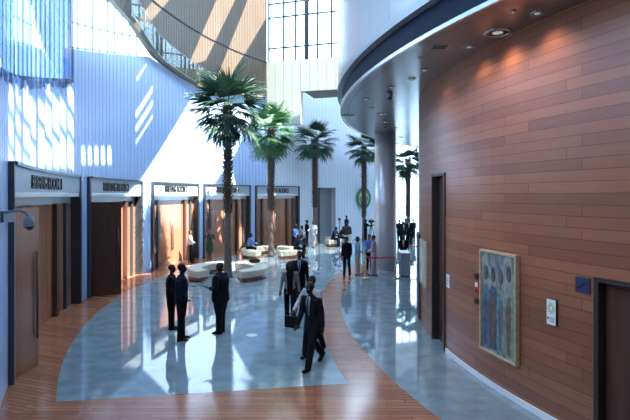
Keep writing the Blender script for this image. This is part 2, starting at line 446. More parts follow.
# ------------------------------------------------------------------ doors and signs
SUN = Vector((-.45, .28, -.85)).normalized()
def arc_uv(v): return (math.atan2(v.y-LC.y, LC.x-v.x)*LR, v.z)
names = ['one', 'two', 'three', 'four', 'five']
where = ['nearest doorway at the left edge', 'doorway with the dark open leaf', 'sunlit third doorway', 'fourth doorway along the wall', 'farthest doorway beside the palms']
for k, (a, b_) in enumerate(PORT):
    ta, tb = LT(a), LT(b_); W = (tb-ta)*LR; j = .14/LR
    d = thing('door_%d' % (k+1), 'tall timber doorway in dark steel frame under the sign BRIEFING ROOM %d' % (k+1), 'doorway', LP((ta+tb)/2), 0, None, 'structure')
    fr = MB()
    arc_solid(fr, LP, ta, ta+j, LR-.1, LR+.32, 0, FH); arc_solid(fr, LP, tb-j, tb, LR-.1, LR+.32, 0, FH)
    arc_solid(fr, LP, ta+j, tb-j, LR-.14, LR+.32, FH-.05, FH+.015)
    fr.build('frame', M['slate'], d)
    arc_solid(MB(), LP, ta+j, tb-j, LR-.06, LR+.3, DH, DH+.11).build('transom_bar', M['lightsteel'], d)
    arc_solid(MB(), LP, ta+j, tb-j, LR+.2, LR+.23, DH-.22, DH).build('transom_pane', M['lightsteel'], d)
    w0, w1 = ta+j, tb-j; ww = w1-w0
    def sub(f0, f1, name, m, r0=.2, r1=.26, z0=0, z1=DH-.2, uvf=arc_uv):
        q = MB(); arc_solid(q, LP, w0+ww*f0, w0+ww*f1, LR+r0, LR+r1, z0, z1); return q.build(name, m, d, uvf=uvf)
    sub(0, .16, 'side_leaf', M['doorwood']); sub(.16, .2, 'post', M['slate'], .08, .3)
    sub(.2, .5, 'door_leaf', M['doorwood']); sub(.502, .76, 'door_leaf', M['doorwood'])
    sub(.76, .80, 'post', M['dkwood'], .08, .3); sub(.80, .9, 'side_leaf', M['doorwood']); sub(.9, .93, 'post', M['slate'], .12, .3); sub(.93, 1, 'side_leaf', M['doorwood'])
    for f in (.145, .485, .52):
        c0 = LP(w0+ww*f, LR+.13)
        MB().tube([(c0.x, c0.y, .7), (c0.x, c0.y, 2.3)], .022, 8).build('handle', M['slate'], d, True)
    if k < 2:   # a leaf standing open into the hall
        fa = .03 if k == 0 else .02
        h0 = LP(w0+ww*fa, LR-.02); nrm = Vector((LC.x-h0.x, LC.y-h0.y, 0)).normalized(); tg = Vector((nrm.y, -nrm.x, 0))*-1
        lw, ang = (1.0, 1.25) if k == 1 else (.75, .5)
        e = (tg*math.cos(ang)+nrm*math.sin(ang)).normalized(); q = Vector((e.y, -e.x, 0))
        c = h0+e*lw/2; c.z = 1.63
        lf = MB().obox(c, e, q, (0, 0, 1), lw/2, .03, 1.62).build('open_leaf', M['dkwood'] if k == 1 else M['doorwood'], d, uvf=lambda v: (v.y, v.z))
        for sg in (1, -1):
            g = h0+e*(lw-.1)+q*.07*sg
            MB().tube([(g.x, g.y, .6), (g.x, g.y, 2.35)], .022, 8).build('handle', M['slate'], lf, True)
    # sign board with raised letters
    s = thing('sign', 'grey metal sign board reading BRIEFING ROOM %d above the %s' % (k+1, where[k]), 'sign', LP((ta+tb)/2, LR-.05, DH+.11), 0, 'briefing room sign boards')
    q = MB(); arc_solid(q, LP, w0, w1, LR-.07, LR-.0, DH+.112, FH-.05); q.build('panel', M['signpanel'], s)
    tm = w0+ww*(.52 if k == 0 else .5); lw = 3.0 if k == 0 else min(2.4, W*.48); cx = LP(tm, LR-.1, (DH+FH)/2+.01)
    nrm = Vector((LC.x-cx.x, LC.y-cx.y, 0)).normalized(); tg = Vector((0, 0, 1)).cross(nrm)
    T = text_mb('BRIEFING ROOM %d' % (k+1), lw, .32, .035, .004)
    T.v = [LP(tm+v.x/LR, LR-.085-v.z, (DH+FH)/2+.02+v.y) for v in T.v]
    par = list(range(len(T.v)))
    def find(i):
        while par[i] != i: par[i] = par[par[i]]; i = par[i]
        return i
    keyv = {}
    for i, v in enumerate(T.v): par[find(i)] = find(keyv.setdefault((round(v.x, 4), round(v.y, 4), round(v.z, 4)), i))
    for f in T.f:
        for i in f[1:]: par[find(i)] = find(f[0])
    isl = {}
    for f in T.f: isl.setdefault(find(f[0]), []).append(f)
    for fs in isl.values():
        idx = sorted({i for f in fs for i in f}); mp_ = {i: n_ for n_, i in enumerate(idx)}
        L_ = MB(); L_.v = [T.v[i] for i in idx]; L_.f = [tuple(mp_[i] for i in f) for f in fs]; L_.build('letter', M['black'], s)
# far doorway
d = thing('door_6', 'plain grey recessed doorway in the far white wall', 'doorway', LP((tback0+tback1)/2), 0, None, 'structure')
arc_solid(MB(), LP, tback0, tback1, LR+.5, LR+.6, 0, 4.05).build('door_leaf', M['grey'], d)
arc_solid(MB(), LP, tback0, tback0+.012, LR-.03, LR+.5, 0, 4.05).build('frame', M['slate'], d)
arc_solid(MB(), LP, tback0, tback1, LR+.22, LR+.55, 4.05, 4.3).build('lintel', M['grey'], d)
arc_solid(MB(), LP, tback1, tback1+.006, LR+.0, LR+.6, 0, 4.05).build('frame', M['white'], d)
c = LP(LT(320.5), LR+.46, zat(216.8, ray_circle(320.5, LC, LR+.46, True))); nrm = Vector((LC.x-c.x, LC.y-c.y, 0)).normalized(); tg = Vector((0, 0, 1)).cross(nrm)
s = thing('sign', 'small red sign with white panel on the grey far doorway', 'sign', c)
MB().obox(c, tg, (0, 0, 1), nrm, .24, .14, .015).build('panel', M['red'], s)
MB().obox(c-tg*.02+nrm*.02-Vector((0,0,.01)), tg, (0, 0, 1), nrm, .11, .05, .006).build('white_panel', M['paper'], s)

# round green emblem on far wall
c = LW(363.5, 198, LR-.06); nrm = Vector((LC.x-c.x, LC.y-c.y, 0)).normalized(); tg = Vector((0, 0, 1)).cross(nrm)
em = thing('emblem', 'big round green ring emblem with gold centre on the far white wall', 'emblem', c)
def disc(r0, r1, th, n=40, off=0., squash=1.):
    m = MB(); rs = []
    for i in range(n+1):
        a = 2*PI*i/n; d_ = tg*math.cos(a)*squash+Vector((0, 0, 1))*math.sin(a)
        p = c+nrm*off; rs.append([p+d_*r0, p+d_*r1, p+d_*r1+nrm*th, p+d_*r0+nrm*th])
    return m.rings(rs, False)
disc(.58, .86, .05, squash=.82).build('ring', M['green'], em)
disc(.01, .585, .03, squash=.82).build('face', M['paper'], em)
disc(.49, .53, .045, squash=.82).build('inner_ring', M['gold'], em)
g = MB(); P2 = [(-.16, .28), (.08, .32), (.2, .16), (.3, .05), (.18, -.02), (.13, -.2), (.04, -.34), (-.04, -.3), (-.08, -.02), (-.24, .02), (-.28, .14)]
g.prism(P2, .03, .05); place(g, c, tg, (0, 0, 1), nrm); g.build('gold_shape', M['gold'], em)
for sg in (-1, 1):
    lv = MB().tube([c+tg*.36*sg*math.cos(a)+Vector((0, 0, .4*math.sin(a)))+nrm*.04 for a in (-1.3, -.9, -.4, .1, .5)], [.02, .05, .06, .05, .015], 6)
    lv.build('laurel', M['green'], em, True)

# ------------------------------------------------------------------ timber drum
SZ = 6.25
def drum_uv(v): return (math.atan2(v.y-DC.y, DC.x-v.x)*DR, v.z)
dt_door = (DT(432.5), DT(445.5)); dt_nd = (DT(595), DT(660)); dt_fd = (DT(419.6)+.0, DT(421.8))
t_lo = -1.25; t_hi = 1.3
DD1, DD2, DD3 = 4.0, 2.36, 2.62
wd = MB()
ts = sorted([dt_door, dt_nd, ], key=lambda q: min(q))
cuts = sorted((min(q), max(q), h) for q, h in ((dt_door, DD1), (dt_nd, DD2)))
pt = t_lo
for a, b_, h in cuts:
    arc_solid(wd, DP, pt, a, DR, DR-.35, 0, SZ); arc_solid(wd, DP, a, b_, DR, DR-.35, h, SZ); pt = b_
arc_solid(wd, DP, pt, t_hi, DR, DR-.35, 0, SZ)
struct(wd.build('wall_drum', M['drum'], uvf=drum_uv), 'curved drum wall clad in reddish brown timber planks', 'wall')
# skirting
sk = MB(); arc_solid(sk, DP, dt_door[1]-.004, dt_nd[0]+0.0, DR+.03, DR, 0, .10)
struct(sk.build('baseboard_right', M['white']), 'white skirting along the foot of the timber drum', 'baseboard')
def drum_door(name, label, t0, t1, h, m, depth=.25, lever=True):
    t0, t1 = min(t0, t1), max(t0, t1)
    d = thing(name, label, 'door', DP((t0+t1)/2), 0, None, 'structure')
    fr = MB(); j = .07/DR
    arc_solid(fr, DP, t0, t0+j, DR+.03, DR-.3, 0, h); arc_solid(fr, DP, t1-j, t1, DR+.03, DR-.3, 0, h); arc_solid(fr, DP, t0, t1, DR+.035, DR-.3, h-.06, h+.002)
    fr.build('frame', M['dkframe'], d)
    arc_solid(MB(), DP, t0+j, t1-j, DR-depth, DR-depth-.05, 0, h-.06).build('door_leaf', m, d)
    if lever:
        tm = t0+(t1-t0)*.2; p = DP(tm, DR-depth+.05, 1.05); q = DP(tm+.012, DR-depth+.06, 1.05)
        MB().tube([p, q], .018, 8).build('handle', M['silver'], d, True)
    return d
drum_door('door_7', 'tall narrow dark recessed door in the timber drum', dt_door[0], dt_door[1], DD1, M['dkwood'], .14)
drum_door('door_8', 'dark brown door with steel frame at the lower right corner', dt_nd[0], dt_nd[1], DD2, M['dkwood'], .12, False)
t9 = DT(420.2); 
d = thing('door_9', 'dark brown door leaf at the far edge of the timber drum', 'door', DP(t9), 0, None, 'structure')
arc_solid(MB(), DP, DT(420.5), DT(420.5)+.085, DR+.05, DR, 0, zat(233.5, 14.2)).build('door_leaf', M['dkwood'], d)

# things on the drum
def drum_frame(px, py=None):
    t = DT(px); n_ = Vector((-math.cos(t), math.sin(t), 0)); tg_ = Vector((0, 0, 1)).cross(n_)
    return t, n_, tg_
def on_drum(px, py, off=0.):
    t, n_, tg_ = drum_frame(px); Y = DY(px); p = at(px, py, Y); return p+n_*off, n_, tg_
def framed_box(mb, c, tg_, n_, w, h, t): return mb.obox(c, tg_, (0, 0, 1), n_, w/2, h/2, t/2)
# big painting
pa = DP(DT(483.5)); pb = DP(DT(520.5)); pw = (pa-pb).length
c = (pa+pb)/2; c.z = 1.56; tg_ = (pb-pa).normalized(); n_ = Vector((tg_.y, -tg_.x, 0)); 
if n_.dot(Vector((-1, 0, 0))) < 0: n_ = -n_
tgp = Vector((0, 0, 1)).cross(n_)
ph = 1.86; c += n_*.05
pt_ = thing('painting', 'large gold framed painting of four robed figures on the timber drum', 'painting', c)
fr = MB(); fw = .045
for sx, sz, w_, h_ in ((-1, 0, fw, ph), (1, 0, fw, ph), (0, -1, pw, fw), (0, 1, pw, fw)):
    cc = c+tgp*sx*(pw/2-fw/2)+Vector((0, 0, sz*(ph/2-fw/2)))
    framed_box(fr, cc, tgp, n_, w_, h_, .07); framed_box(fr, cc+n_*.03, tgp, n_, w_*.6 if w_ == fw else w_-.04, h_*.6 if h_ == fw else h_-.04, .04)
fr.build('frame', M['goldframe'], pt_)
CV = mat('painted_canvas', (.25, .33, .30), .6)
nt = CV.node_tree; tcn = nt.nodes.new('ShaderNodeTexCoord'); nn = nt.nodes.new('ShaderNodeTexNoise'); nn.inputs['Scale'].default_value = 5; nn.inputs['Detail'].default_value = 5; nn.inputs['Distortion'].default_value = 1.5
mpn = nt.nodes.new('ShaderNodeMapping'); mpn.inputs['Scale'].default_value = (1, 1, .4); nt.links.new(tcn.outputs['Object'], mpn.inputs[0]); nt.links.new(mpn.outputs[0], nn.inputs[0])
rp = nt.nodes.new('ShaderNodeValToRGB'); rp.color_ramp.elements[0].position = .3; rp.color_ramp.elements[1].position = .72
rp.color_ramp.elements[0].color = (.07, .09, .11, 1); rp.color_ramp.elements[1].color = (.40, .38, .28, 1)
e = rp.color_ramp.elements.new(.45); e.color = (.15, .19, .185, 1); e = rp.color_ramp.elements.new(.58); e.color = (.27, .29, .245, 1)
nt.links.new(nn.outputs['Fac'], rp.inputs[0]); nt.links.new(rp.outputs[0], nt.nodes['Principled BSDF'].inputs['Base Color'])
cvs = framed_box(MB(), c, tgp, n_, pw-fw*1.6, ph-fw*1.6, .03).build('canvas', CV, pt_)
iw, ih = pw-fw*2, ph-fw*2
pm = {'skin': mat('paint_umber', (.14, .09, .07), .6), 'blue': mat('paint_blue', (.06, .08, .15), .6, noise=(9, .45)), 'pale': mat('paint_pale_green', (.20, .245, .21), .6, noise=(8, .4)), 'ochre': mat('paint_ochre', (.15, .095, .05), .6, noise=(8, .35)), 'teal': mat('paint_teal', (.095, .155, .165), .6, noise=(8, .35)), 'line': mat('paint_dark', (.05, .06, .08), .6)}
def flat(poly, m, name, lay, par):
    q = MB().prism([(x*iw, y*ih) for x, y in poly], 0, .003); place(q, c+n_*(.016+lay*.0035), tgp, (0, 0, 1), n_); return q.build(name, pm[m], par)
def oval(cx, cy, rx, ry, n=16): return [(cx+rx*math.cos(2*PI*i/n), cy+ry*math.sin(2*PI*i/n)) for i in range(n)]
figs = [(-.36, .27, 'teal', 'blue'), (-.13, .27, 'blue', 'ochre'), (.10, .26, 'pale', 'teal'), (.33, .31, 'pale', 'ochre')]
for i, (x, y, m1, m2) in enumerate(figs):
    flat([(x-.12, -.47), (x-.13, -.1), (x-.11, y-.16), (x-.04, y-.1), (x+.04, y-.1), (x+.11, y-.16), (x+.13, -.1), (x+.12, -.47)], m1, 'painted_robe', 1, cvs)
    flat([(x-.05, -.45), (x-.08, .0), (x-.02, y-.2), (x+.05, y-.2), (x+.07, -.1), (x+.03, -.45)], m2, 'painted_shawl', 2, cvs)
    flat(oval(x, y+.02, .062, .078), 'blue' if i % 2 == 0 else 'line', 'painted_headscarf', 2, cvs)
    flat(oval(x+.005, y, .038, .055), 'skin', 'painted_face', 3, cvs)
    flat([(x-.09, -.05), (x-.02, -.12), (x+.05, -.07), (x+.05, -.1), (x-.02, -.16), (x-.09, -.09)], 'skin', 'painted_arm', 3, cvs)
# small far painting
p, n_, tg_ = on_drum(424.5, 263, .03)
pm['far'] = mat('pale_canvas', (.45, .47, .42), .5, noise=(3, .3))
s = thing('painting', 'small pale painting in a gold frame beside the far drum door', 'painting', p)
zt_, zb_ = zat(240, p.y), zat(285, p.y); hh = zt_-zb_; p.z = (zt_+zb_)/2
framed_box(MB(), p, tg_, n_, 1.05, hh, .05).build('frame', M['goldframe'], s); framed_box(MB(), p+n_*.022, tg_, n_, .85, hh-.2, .02).build('canvas', pm['far'], s)
# call points
for px, py, w, h, m, nm, lab, cat in ((479.3, 287, .13, .30, 'red', 'fire_alarm', 'red fire alarm call point left of the large painting', 'fire alarm'),):
    p, n_, tg_ = on_drum(px, py, .03)
    s = thing(nm, lab, cat, p)
    framed_box(MB(), p, tg_, n_, w, h, .06).build('housing', M[m], s)
    framed_box(MB(), p+n_*.032+Vector((0, 0, .05)), tg_, n_, w*.6, .08, .012).build('pane', M['paper'], s)
    framed_box(MB(), p+n_*.032-Vector((0, 0, .07)), tg_, n_, w*.45, .05, .014).build('button', M['black'], s)
for px, py, lab in ((479, 276.3, 'small dark maroon sounder box above the red fire alarm'), (479, 301, 'small dark maroon box below the red fire alarm')):
    p, n_, tg_ = on_drum(px, py, .03)
    s = thing('alarm_sounder', lab, 'alarm box', p)
    framed_box(MB(), p, tg_, n_, .13, .11, .07).build('housing', mat('maroon', (.07, .015, .015), .5), s)
    place(MB().lathe((0, 0, 0), [(.035, 0), (.03, .02)], 14), p+n_*.035, tg_, (0, 0, 1), n_).build('speaker_cone', M['black'], s)
# notice card
p, n_, tg_ = on_drum(553, 312, .02)
s = thing('notice', 'white notice card with a green ring, fixed left of the navy sign', 'notice', p)
bd = framed_box(MB(), p, tg_, n_, .19, .40, .025).build('board', M['black'], s)
framed_box(MB(), p+n_*.014, tg_, n_, .175, .385, .006).build('paper', M['paper'], s)
def pdisc(r0, r1, off, sq=1.2, cz=.06, n=28):
    m = MB(); rs = []
    for i in range(n+1):
        a = 2*PI*i/n; d_ = tg_*math.cos(a)+Vector((0, 0, sq))*math.sin(a); q = p+n_*off+Vector((0, 0, cz))
        rs.append([q+d_*r0, q+d_*r1, q+d_*r1+n_*.002, q+d_*r0+n_*.002])
    return m.rings(rs, False)
pdisc(.035, .075, .0175).build('green_ring', M['lime'], s); pdisc(.034, .039, .018).build('ring_outline', M['ink'], s)
lm = MB()
for i in range(5): framed_box(lm, p+n_*.018+Vector((0, 0, -.08-.018*i))+tg_*.015, tg_, n_, .1-.015*(i % 3), .006, .002)
lm.build('printed_lines', M['ink'], s); framed_box(MB(), p+n_*.018+Vector((0, 0, -.1))-tg_*.06, tg_, n_, .025, .04, .002).build('printed_mark', M['navysign'], s)
# navy sign
p, n_, tg_ = on_drum(583.5, 285, .012)
s = thing('sign', 'navy square sign with dark slanting stroke above the notice card', 'sign', p)
framed_box(MB(), p, tg_, n_, .23, .225, .02).build('panel', M['navysign'], s)
q = MB().obox(p+n_*.012, (tg_+Vector((0, 0, .8))).normalized(), n_, (tg_*-.8+Vector((0, 0, 1))).normalized(), .065, .003, .009); q.build('symbol', M['black'], s)
q = MB().obox(p+n_*.012+tg_*-.06+Vector((0,0,-.045)), tg_, n_, (0, 0, 1), .022, .003, .012); q.build('symbol', M['black'], s)
# white switch plate
p, n_, tg_ = on_drum(448.5, 281, .01)
s = thing('wall_plate', 'small white printed plate on the timber beside the tall narrow door', 'plate', p)
framed_box(MB(), p, tg_, n_, .17, .29, .015).build('plate', M['paper'], s)
lm = MB()
for i in range(3): framed_box(lm, p+n_*.009+Vector((0, 0, .06-.06*i)), tg_, n_, .1, .014, .003)
lm.build('printed_lines', M['ink'], s)

# ------------------------------------------------------------------ mezzanine with soffit
sf = MB(); pts = []
for i in range(81):
    t = -1.2+2.5*i/80; p = SP(t, SR-.25); pts.append((p.x, p.y))
pts += [(33, 33.3), (33, -4)]
sf.prism(pts, SZ, SZ+.25)
arc_solid(sf, SP, -1.2, 1.3, SR-.04, SR-.26, SZ, SZ+.035, 110)
struct(sf.build('soffit', M['soffit']), 'curved grey metal soffit under the mezzanine', 'ceiling')
def sarc(name, m, r0, r1, z0, z1, label, cat='trim', smooth=False):
    q = MB(); arc_solid(q, SP, -1.2, 1.3, r0, r1, z0, z1, 110); return struct(q.build(name, m, smooth=smooth), label, cat)
sarc('trim_3', M['lip'], SR, SR-.05, SZ-.02, SZ+.05, 'pale metal lip at the mezzanine edge')
sarc('trim_4', M['navyband'], SR-.06, SR-.4, SZ+.03, SZ+.50, 'dark blue recessed band round the mezzanine edge')
sarc('trim_5', M['rail'], SR+.1, SR-.3, SZ+.50, SZ+.66, 'grey metal rail round the mezzanine edge')
up = MB(); n = 46
for i in range(n):
    a = -1.2+2.5*i/n; arc_solid(up, SP, a, a+2.5/n-.0006, SR+.07, SR-.15, SZ+.66, lambda t: lerp_tab([(17.6, 10.6), (18.6, 7.7)], SC.y+SR*math.sin(t)), 4)
struct(up.build('wall_mezzanine', M['whitegloss']), 'curved white glossy panelled balustrade wall of the mezzanine', 'wall')
# back wall of mezzanine level
struct(MB().box((9.5, -8, SZ+.25), (9.8, 36, 12.2)).build('wall_upper_right', M['shell']), 'wall at the back of the mezzanine', 'wall')
# column
cc = Vector((3.19, 22.25, 0))
co = MB().lathe(cc, [(.475, 0), (.475, SZ)], 48); struct(co.build('column', M['column'], smooth=False), 'round polished metal column under the mezzanine', 'column')
for p_ in bpy.data.objects['column'].data.polygons: p_.use_smooth = len(p_.vertices) == 4
struct(MB().lathe(cc, [(.50, 0), (.50, .1), (.49, .12)], 40).build('trim_6', M['lightsteel']), 'steel foot ring of the round column', 'trim')
# soffit fittings
LIGHTS = [(537, 13, .20), (497.6, 32.4, .46), (469, 46.7, .22), (424, 70, .2), (412, 78.6, .2), (391, 87, .2), (366, 99, .24), (381, 114, .32), (385, 122, .26), (401, 137, .3), (513, 11.5, .1), (420, 58, .1), (372, 108, .16), (395, 128, .22)]
LIGHTS.sort(key=lambda q: q[1])
ordn = ['nearest', 'second nearest', 'third nearest', 'fourth nearest', 'fifth nearest', 'sixth nearest', 'seventh nearest', 'eighth nearest', 'ninth nearest', 'tenth nearest', 'eleventh nearest', 'twelfth nearest', 'thirteenth nearest', 'farthest']
for i, (px, py, dia) in enumerate(LIGHTS):
    Y = (SZ-CH)*F/(HZ-py); p = Vector(((px-315)*Y/F, Y, SZ)); r = dia/2
    big = dia > .4
    s = thing('ceiling_light', 'large round recessed downlight with wide metal ring in the soffit' if big else 'small round recessed downlight, %s in the curved soffit' % ordn[i], 'ceiling light', p, 0, 'soffit downlights')
    q = MB(); rs = []
    for k in range(25):
        a = 2*PI*k/24; d_ = Vector((math.cos(a), math.sin(a), 0)); rs.append([p+d_*r*.72, p+d_*r, p+d_*r*.97+Vector((0, 0, -.018)), p+d_*r*.75+Vector((0, 0, -.022))])
    q.rings(rs, False).build('ring', M['lampring'], s, True)
    MB().lathe(p+Vector((0, 0, -.008)), [(r*.72, 0), (r*.72, .006)], 24).build('reflector', M['black'], s)
    MB().ell(p+Vector((0, 0, -.008)), r*.4, r*.4, .012, 12, 6).build('lens', M['lamp'], s, True)
for px, py, w, lab in ((439.5, 46.7, .26, 'dark rectangular slot vent in the soffit near the large downlight'), (348, 115, .42, 'dark rectangular slot vent near the outer edge of the soffit')):
    Y = (SZ-CH)*F/(HZ-py); p = Vector(((px-315)*Y/F, Y, SZ-.006))
    s = thing('ceiling_vent', lab, 'vent', p)
    MB().obox(p, (1, 0, 0), (0, 1, 0), (0, 0, 1), w/2, .12, .006).build('grille', M['black'], s)
    MB().obox(p+Vector((0, 0, .002)), (1, 0, 0), (0, 1, 0), (0, 0, 1), w/2+.02, .14, .004).build('frame', M['rail'], s)
for px, py, lab in ((389.5, 94, 'small dark dome camera hanging from the soffit, nearer one'), (385.5, 124, 'small dark dome camera hanging from the soffit, farther one')):
    Y = (SZ-CH)*F/(HZ-py); p = Vector(((px-315)*Y/F, Y, SZ))
    s = thing('ceiling_camera', lab, 'security camera', p)
    MB().lathe(p, [(.08, 0), (.085, -.08), (.07, -.1)], 16).build('housing', M['rail'], s, True)
    MB().ell(p+Vector((0, 0, -.1)), .068, .068, .07, 14, 8).build('dome', M['domeblack'], s, True)

# dome camera on swan neck at the left edge
Yc = 8.15; base = at(3, 217, Yc)
s = thing('security_camera', 'blue grey dome security camera on a curved swan neck arm at the left edge', 'security camera', base)
t3 = LTofY(Yc); n3 = Vector((LC.x-base.x, LC.y-base.y, 0)).normalized(); wp = LP(t3); wp.z = base.z
fwd = (at(30, 217, Yc)-base).normalized()
MB().box(tuple(at(-2, 222.5, Yc)+Vector((0, -.06, 0))), tuple(at(6, 211, Yc)+Vector((0, .25, 0)))).build('mounting_box', M['greyplastic'], s)
arm = [at(x, y, Yc) for x, y in ((5, 213), (8, 212.5), (12, 211.2), (17, 210.6), (22, 211), (25.5, 212.5), (28, 215), (29, 218))]
MB().tube(arm, .021, 10).build('arm', M['greyplastic'], s, True)
hc = at(29.3, 222.5, Yc); k = Yc/F
MB().lathe(hc, [(.02, 6.5*k), (3*k, 5.5*k), (4.6*k, 2.5*k), (5.3*k, -1*k), (5.4*k, -3.5*k), (5.0*k, -4*k)], 20).build('housing', M['greyplastic'], s, True)
MB().ell(hc+Vector((0, 0, -4*k)), 4.4*k, 4.4*k, 4*k, 16, 8).build('dome', M['domeblack'], s, True)

# ------------------------------------------------------------------ unseen roof, openings shaped to cast the sun patches
def to_roof(p):
    t = (ROOF-p.z)/-SUN.z; q = p-SUN*t; return (q.x, q.y)
def wallpoly(pp, r=LR): return [to_roof(LW(x, y, r)) for x, y in pp]
HOLES = []
HOLES.append(wallpoly([(134, 190), (196, 90), (262, 101), (233, 160), (199, 205), (150, 205)]))
HOLES.append(wallpoly([(116, 205), (137, 186), (199, 186), (186, 262), (152, 272), (130, 280), (120, 265)]))
HOLES.append([to_roof(flo(x, y)) for x, y in ((128, 276), (150, 268), (245, 261), (262, 267), (225, 272), (180, 273))])
for a in ((137, 77, 147, 61, 137, 83, 147, 67), (136, 112, 153, 85, 136, 120, 153, 93), (136, 126, 153, 99, 136, 134, 153, 107), (136, 141, 153, 114, 136, 146, 153, 119)):
    HOLES.append(wallpoly([(a[0], a[1]), (a[2], a[3]), (a[6], a[7]), (a[4], a[5])]))
rnd = random.Random(3)
for i in range(9):
    x0 = 8.5+i*7.4; x1 = x0+rnd.uniform(4.8, 6.9); yt = 80+rnd.uniform(-12, 14)+(12 if i in (3, 4) else 0)+max(0, i-5)*4; cuts_ = [yt]
    y = yt
    while y < 150:
        y += rnd.uniform(20, 42); cuts_.append(y)
    cuts_[-1] = 170
    for k in range(len(cuts_)-1):
        g = 5 if k else 0; sl_ = 9
        HOLES.append(wallpoly([(x0, cuts_[k]+g), (x1, cuts_[k]+g+sl_), (x1, min(172, cuts_[k+1]+sl_)), (x0, cuts_[k+1])]))
for i in range(5):
    HOLES.append(wallpoly([(82+i*6.5, 146), (85.5+i*6.5, 146), (86+i*6.5, 166), (82+i*6.5, 166)]))
RW = 23.38
HOLES.append(wallpoly([(122, 36), (140, 34), (180, -12), (162, -12)], RW))
HOLES.append(wallpoly([(188, 66), (206, 62), (238, -4), (218, -4)], RW))
HOLES.append(wallpoly([(216, 80), (232, 76), (266, 20), (266, -8), (250, -6)], RW))
HOLES.append([to_roof(Vector((sl.x, sl.y, 0))+u*a+Vector((0, 0, z))) for a, z in ((-.3, zb1-.3), (ul+.2, zb2-.6), (ul+.2, zt+.1), (-.3, zt+.1))])
# slits added in the unseen roof to brighten the far floor and benches
fp = [to_roof(flo(x, y)) for x, y in ((222, 270), (262, 250), (300, 245.5), (352, 242.5), (362, 262), (330, 272), (262, 281))]
fx0, fx1, fy0, fy1 = min(p[0] for p in fp), max(p[0] for p in fp), min(p[1] for p in fp), max(p[1] for p in fp)
y = fy0
while y < fy1:
    xs = []
    for i in range(len(fp)):
        (xa, ya), (xb, yb) = fp[i], fp[(i+1) % len(fp)]
        if (ya > y) != (yb > y): xs.append(xa+(xb-xa)*(y-ya)/(yb-ya))
    if len(xs) == 2 and max(xs)-min(xs) > .3: HOLES.append([(min(xs), y), (max(xs), y), (max(xs), y+.075), (min(xs), y+.075)])
    y += .19
# roof openings added to put sun on the second palm and the pale overhead wall
pc = at(271, 126, 27.9); q = to_roof(pc); HOLES.append([(q[0]-1.6, q[1]-1.2), (q[0]+1.4, q[1]-1.6), (q[0]+1.7, q[1]+1.3), (q[0]-1.3, q[1]+1.5)])
HOLES_EXTRA = []
verts = [(p0.x-.35, -9), (35, -9), (35, 41), (2.5, 41), (2.5, 33.4)]
verts += [(LP(LTofY(33.3-(33.3-6.4)*i/30), LR+.3).x, 33.3-(33.3-6.4)*i/30) for i in range(31)]
edges = [(i, (i+1) % len(verts)) for i in range(len(verts))]
for h in HOLES:
    o = len(verts); verts += h; edges += [(o+i, o+(i+1) % len(h)) for i in range(len(h))]
r = delaunay_2d_cdt([Vector(v) for v in verts], edges, [], 1, 1e-4)
def inside(p, poly):
    c_ = False; j = len(poly)-1
    for i in range(len(poly)):
        if (poly[i][1] > p[1]) != (poly[j][1] > p[1]) and p[0] < (poly[j][0]-poly[i][0])*(p[1]-poly[i][1])/(poly[j][1]-poly[i][1])+poly[i][0]: c_ = not c_
        j = i
    return c_
rf = MB(); V2 = r[0]
rf.v = [Vector((v.x, v.y, ROOF)) for v in V2]
for f in r[2]:
    cx = sum(V2[i].x for i in f)/len(f); cy = sum(V2[i].y for i in f)/len(f)
    if not any(inside((cx, cy), h) for h in HOLES): rf.f.append(tuple(f))
ro = rf.build('ceiling', M['ceil']); sm = ro.modifiers.new('thickness', 'SOLIDIFY'); sm.thickness = .12; sm.offset = 1
struct(ro, 'high unseen ceiling with openings shaped to cast the sun patches', 'ceiling')

# ------------------------------------------------------------------ palms
def frond_mesh(name, seed, m):
    rr = random.Random(seed); q = MB(); pl = rr.uniform(.55, .8)
    q.tube([(0, 0, 0), (pl*.5, 0, .04), (pl, 0, 0)], [.022, .016, .012], 5)
    nseg = 22; span = 2.6
    for i in range(nseg):
        a = -span/2+span*i/(nseg-1); L = (.98-.28*abs(a/(span/2))**2)*rr.uniform(.88, 1.06)
        d = Vector((math.cos(a), math.sin(a), 0)); sd = Vector((-math.sin(a), math.cos(a), 0)); droop = rr.uniform(.12, .34)
        rs = []
        for f, w in ((0, .006), (.35, .042), (.6, .036), (.8, .02), (1, .003)):
            p = Vector((pl, 0, 0))+d*L*f+Vector((0, 0, -droop*f**2.6+.05*math.cos(i*PI)*f*(1-f)))
            rs.append([p-sd*w, p+Vector((0, 0, .014)), p+sd*w])
        o = len(q.v)
        for ring in rs: q.v += ring
        for k in range(len(rs)-1):
            for j in range(2): q.f.append((o+k*3+j, o+k*3+j+1, o+k*3+j+4, o+k*3+j+3))
    me = bpy.data.meshes.new(name); me.from_pydata([tuple(v) for v in q.v], [], q.f); me.update(); me.materials.append(m)
    return me
FR = [frond_mesh('frond', 10+i, M['leaf']) for i in range(4)]; FR2 = [frond_mesh('frond', 20+i, M['leaf2']) for i in range(4)]
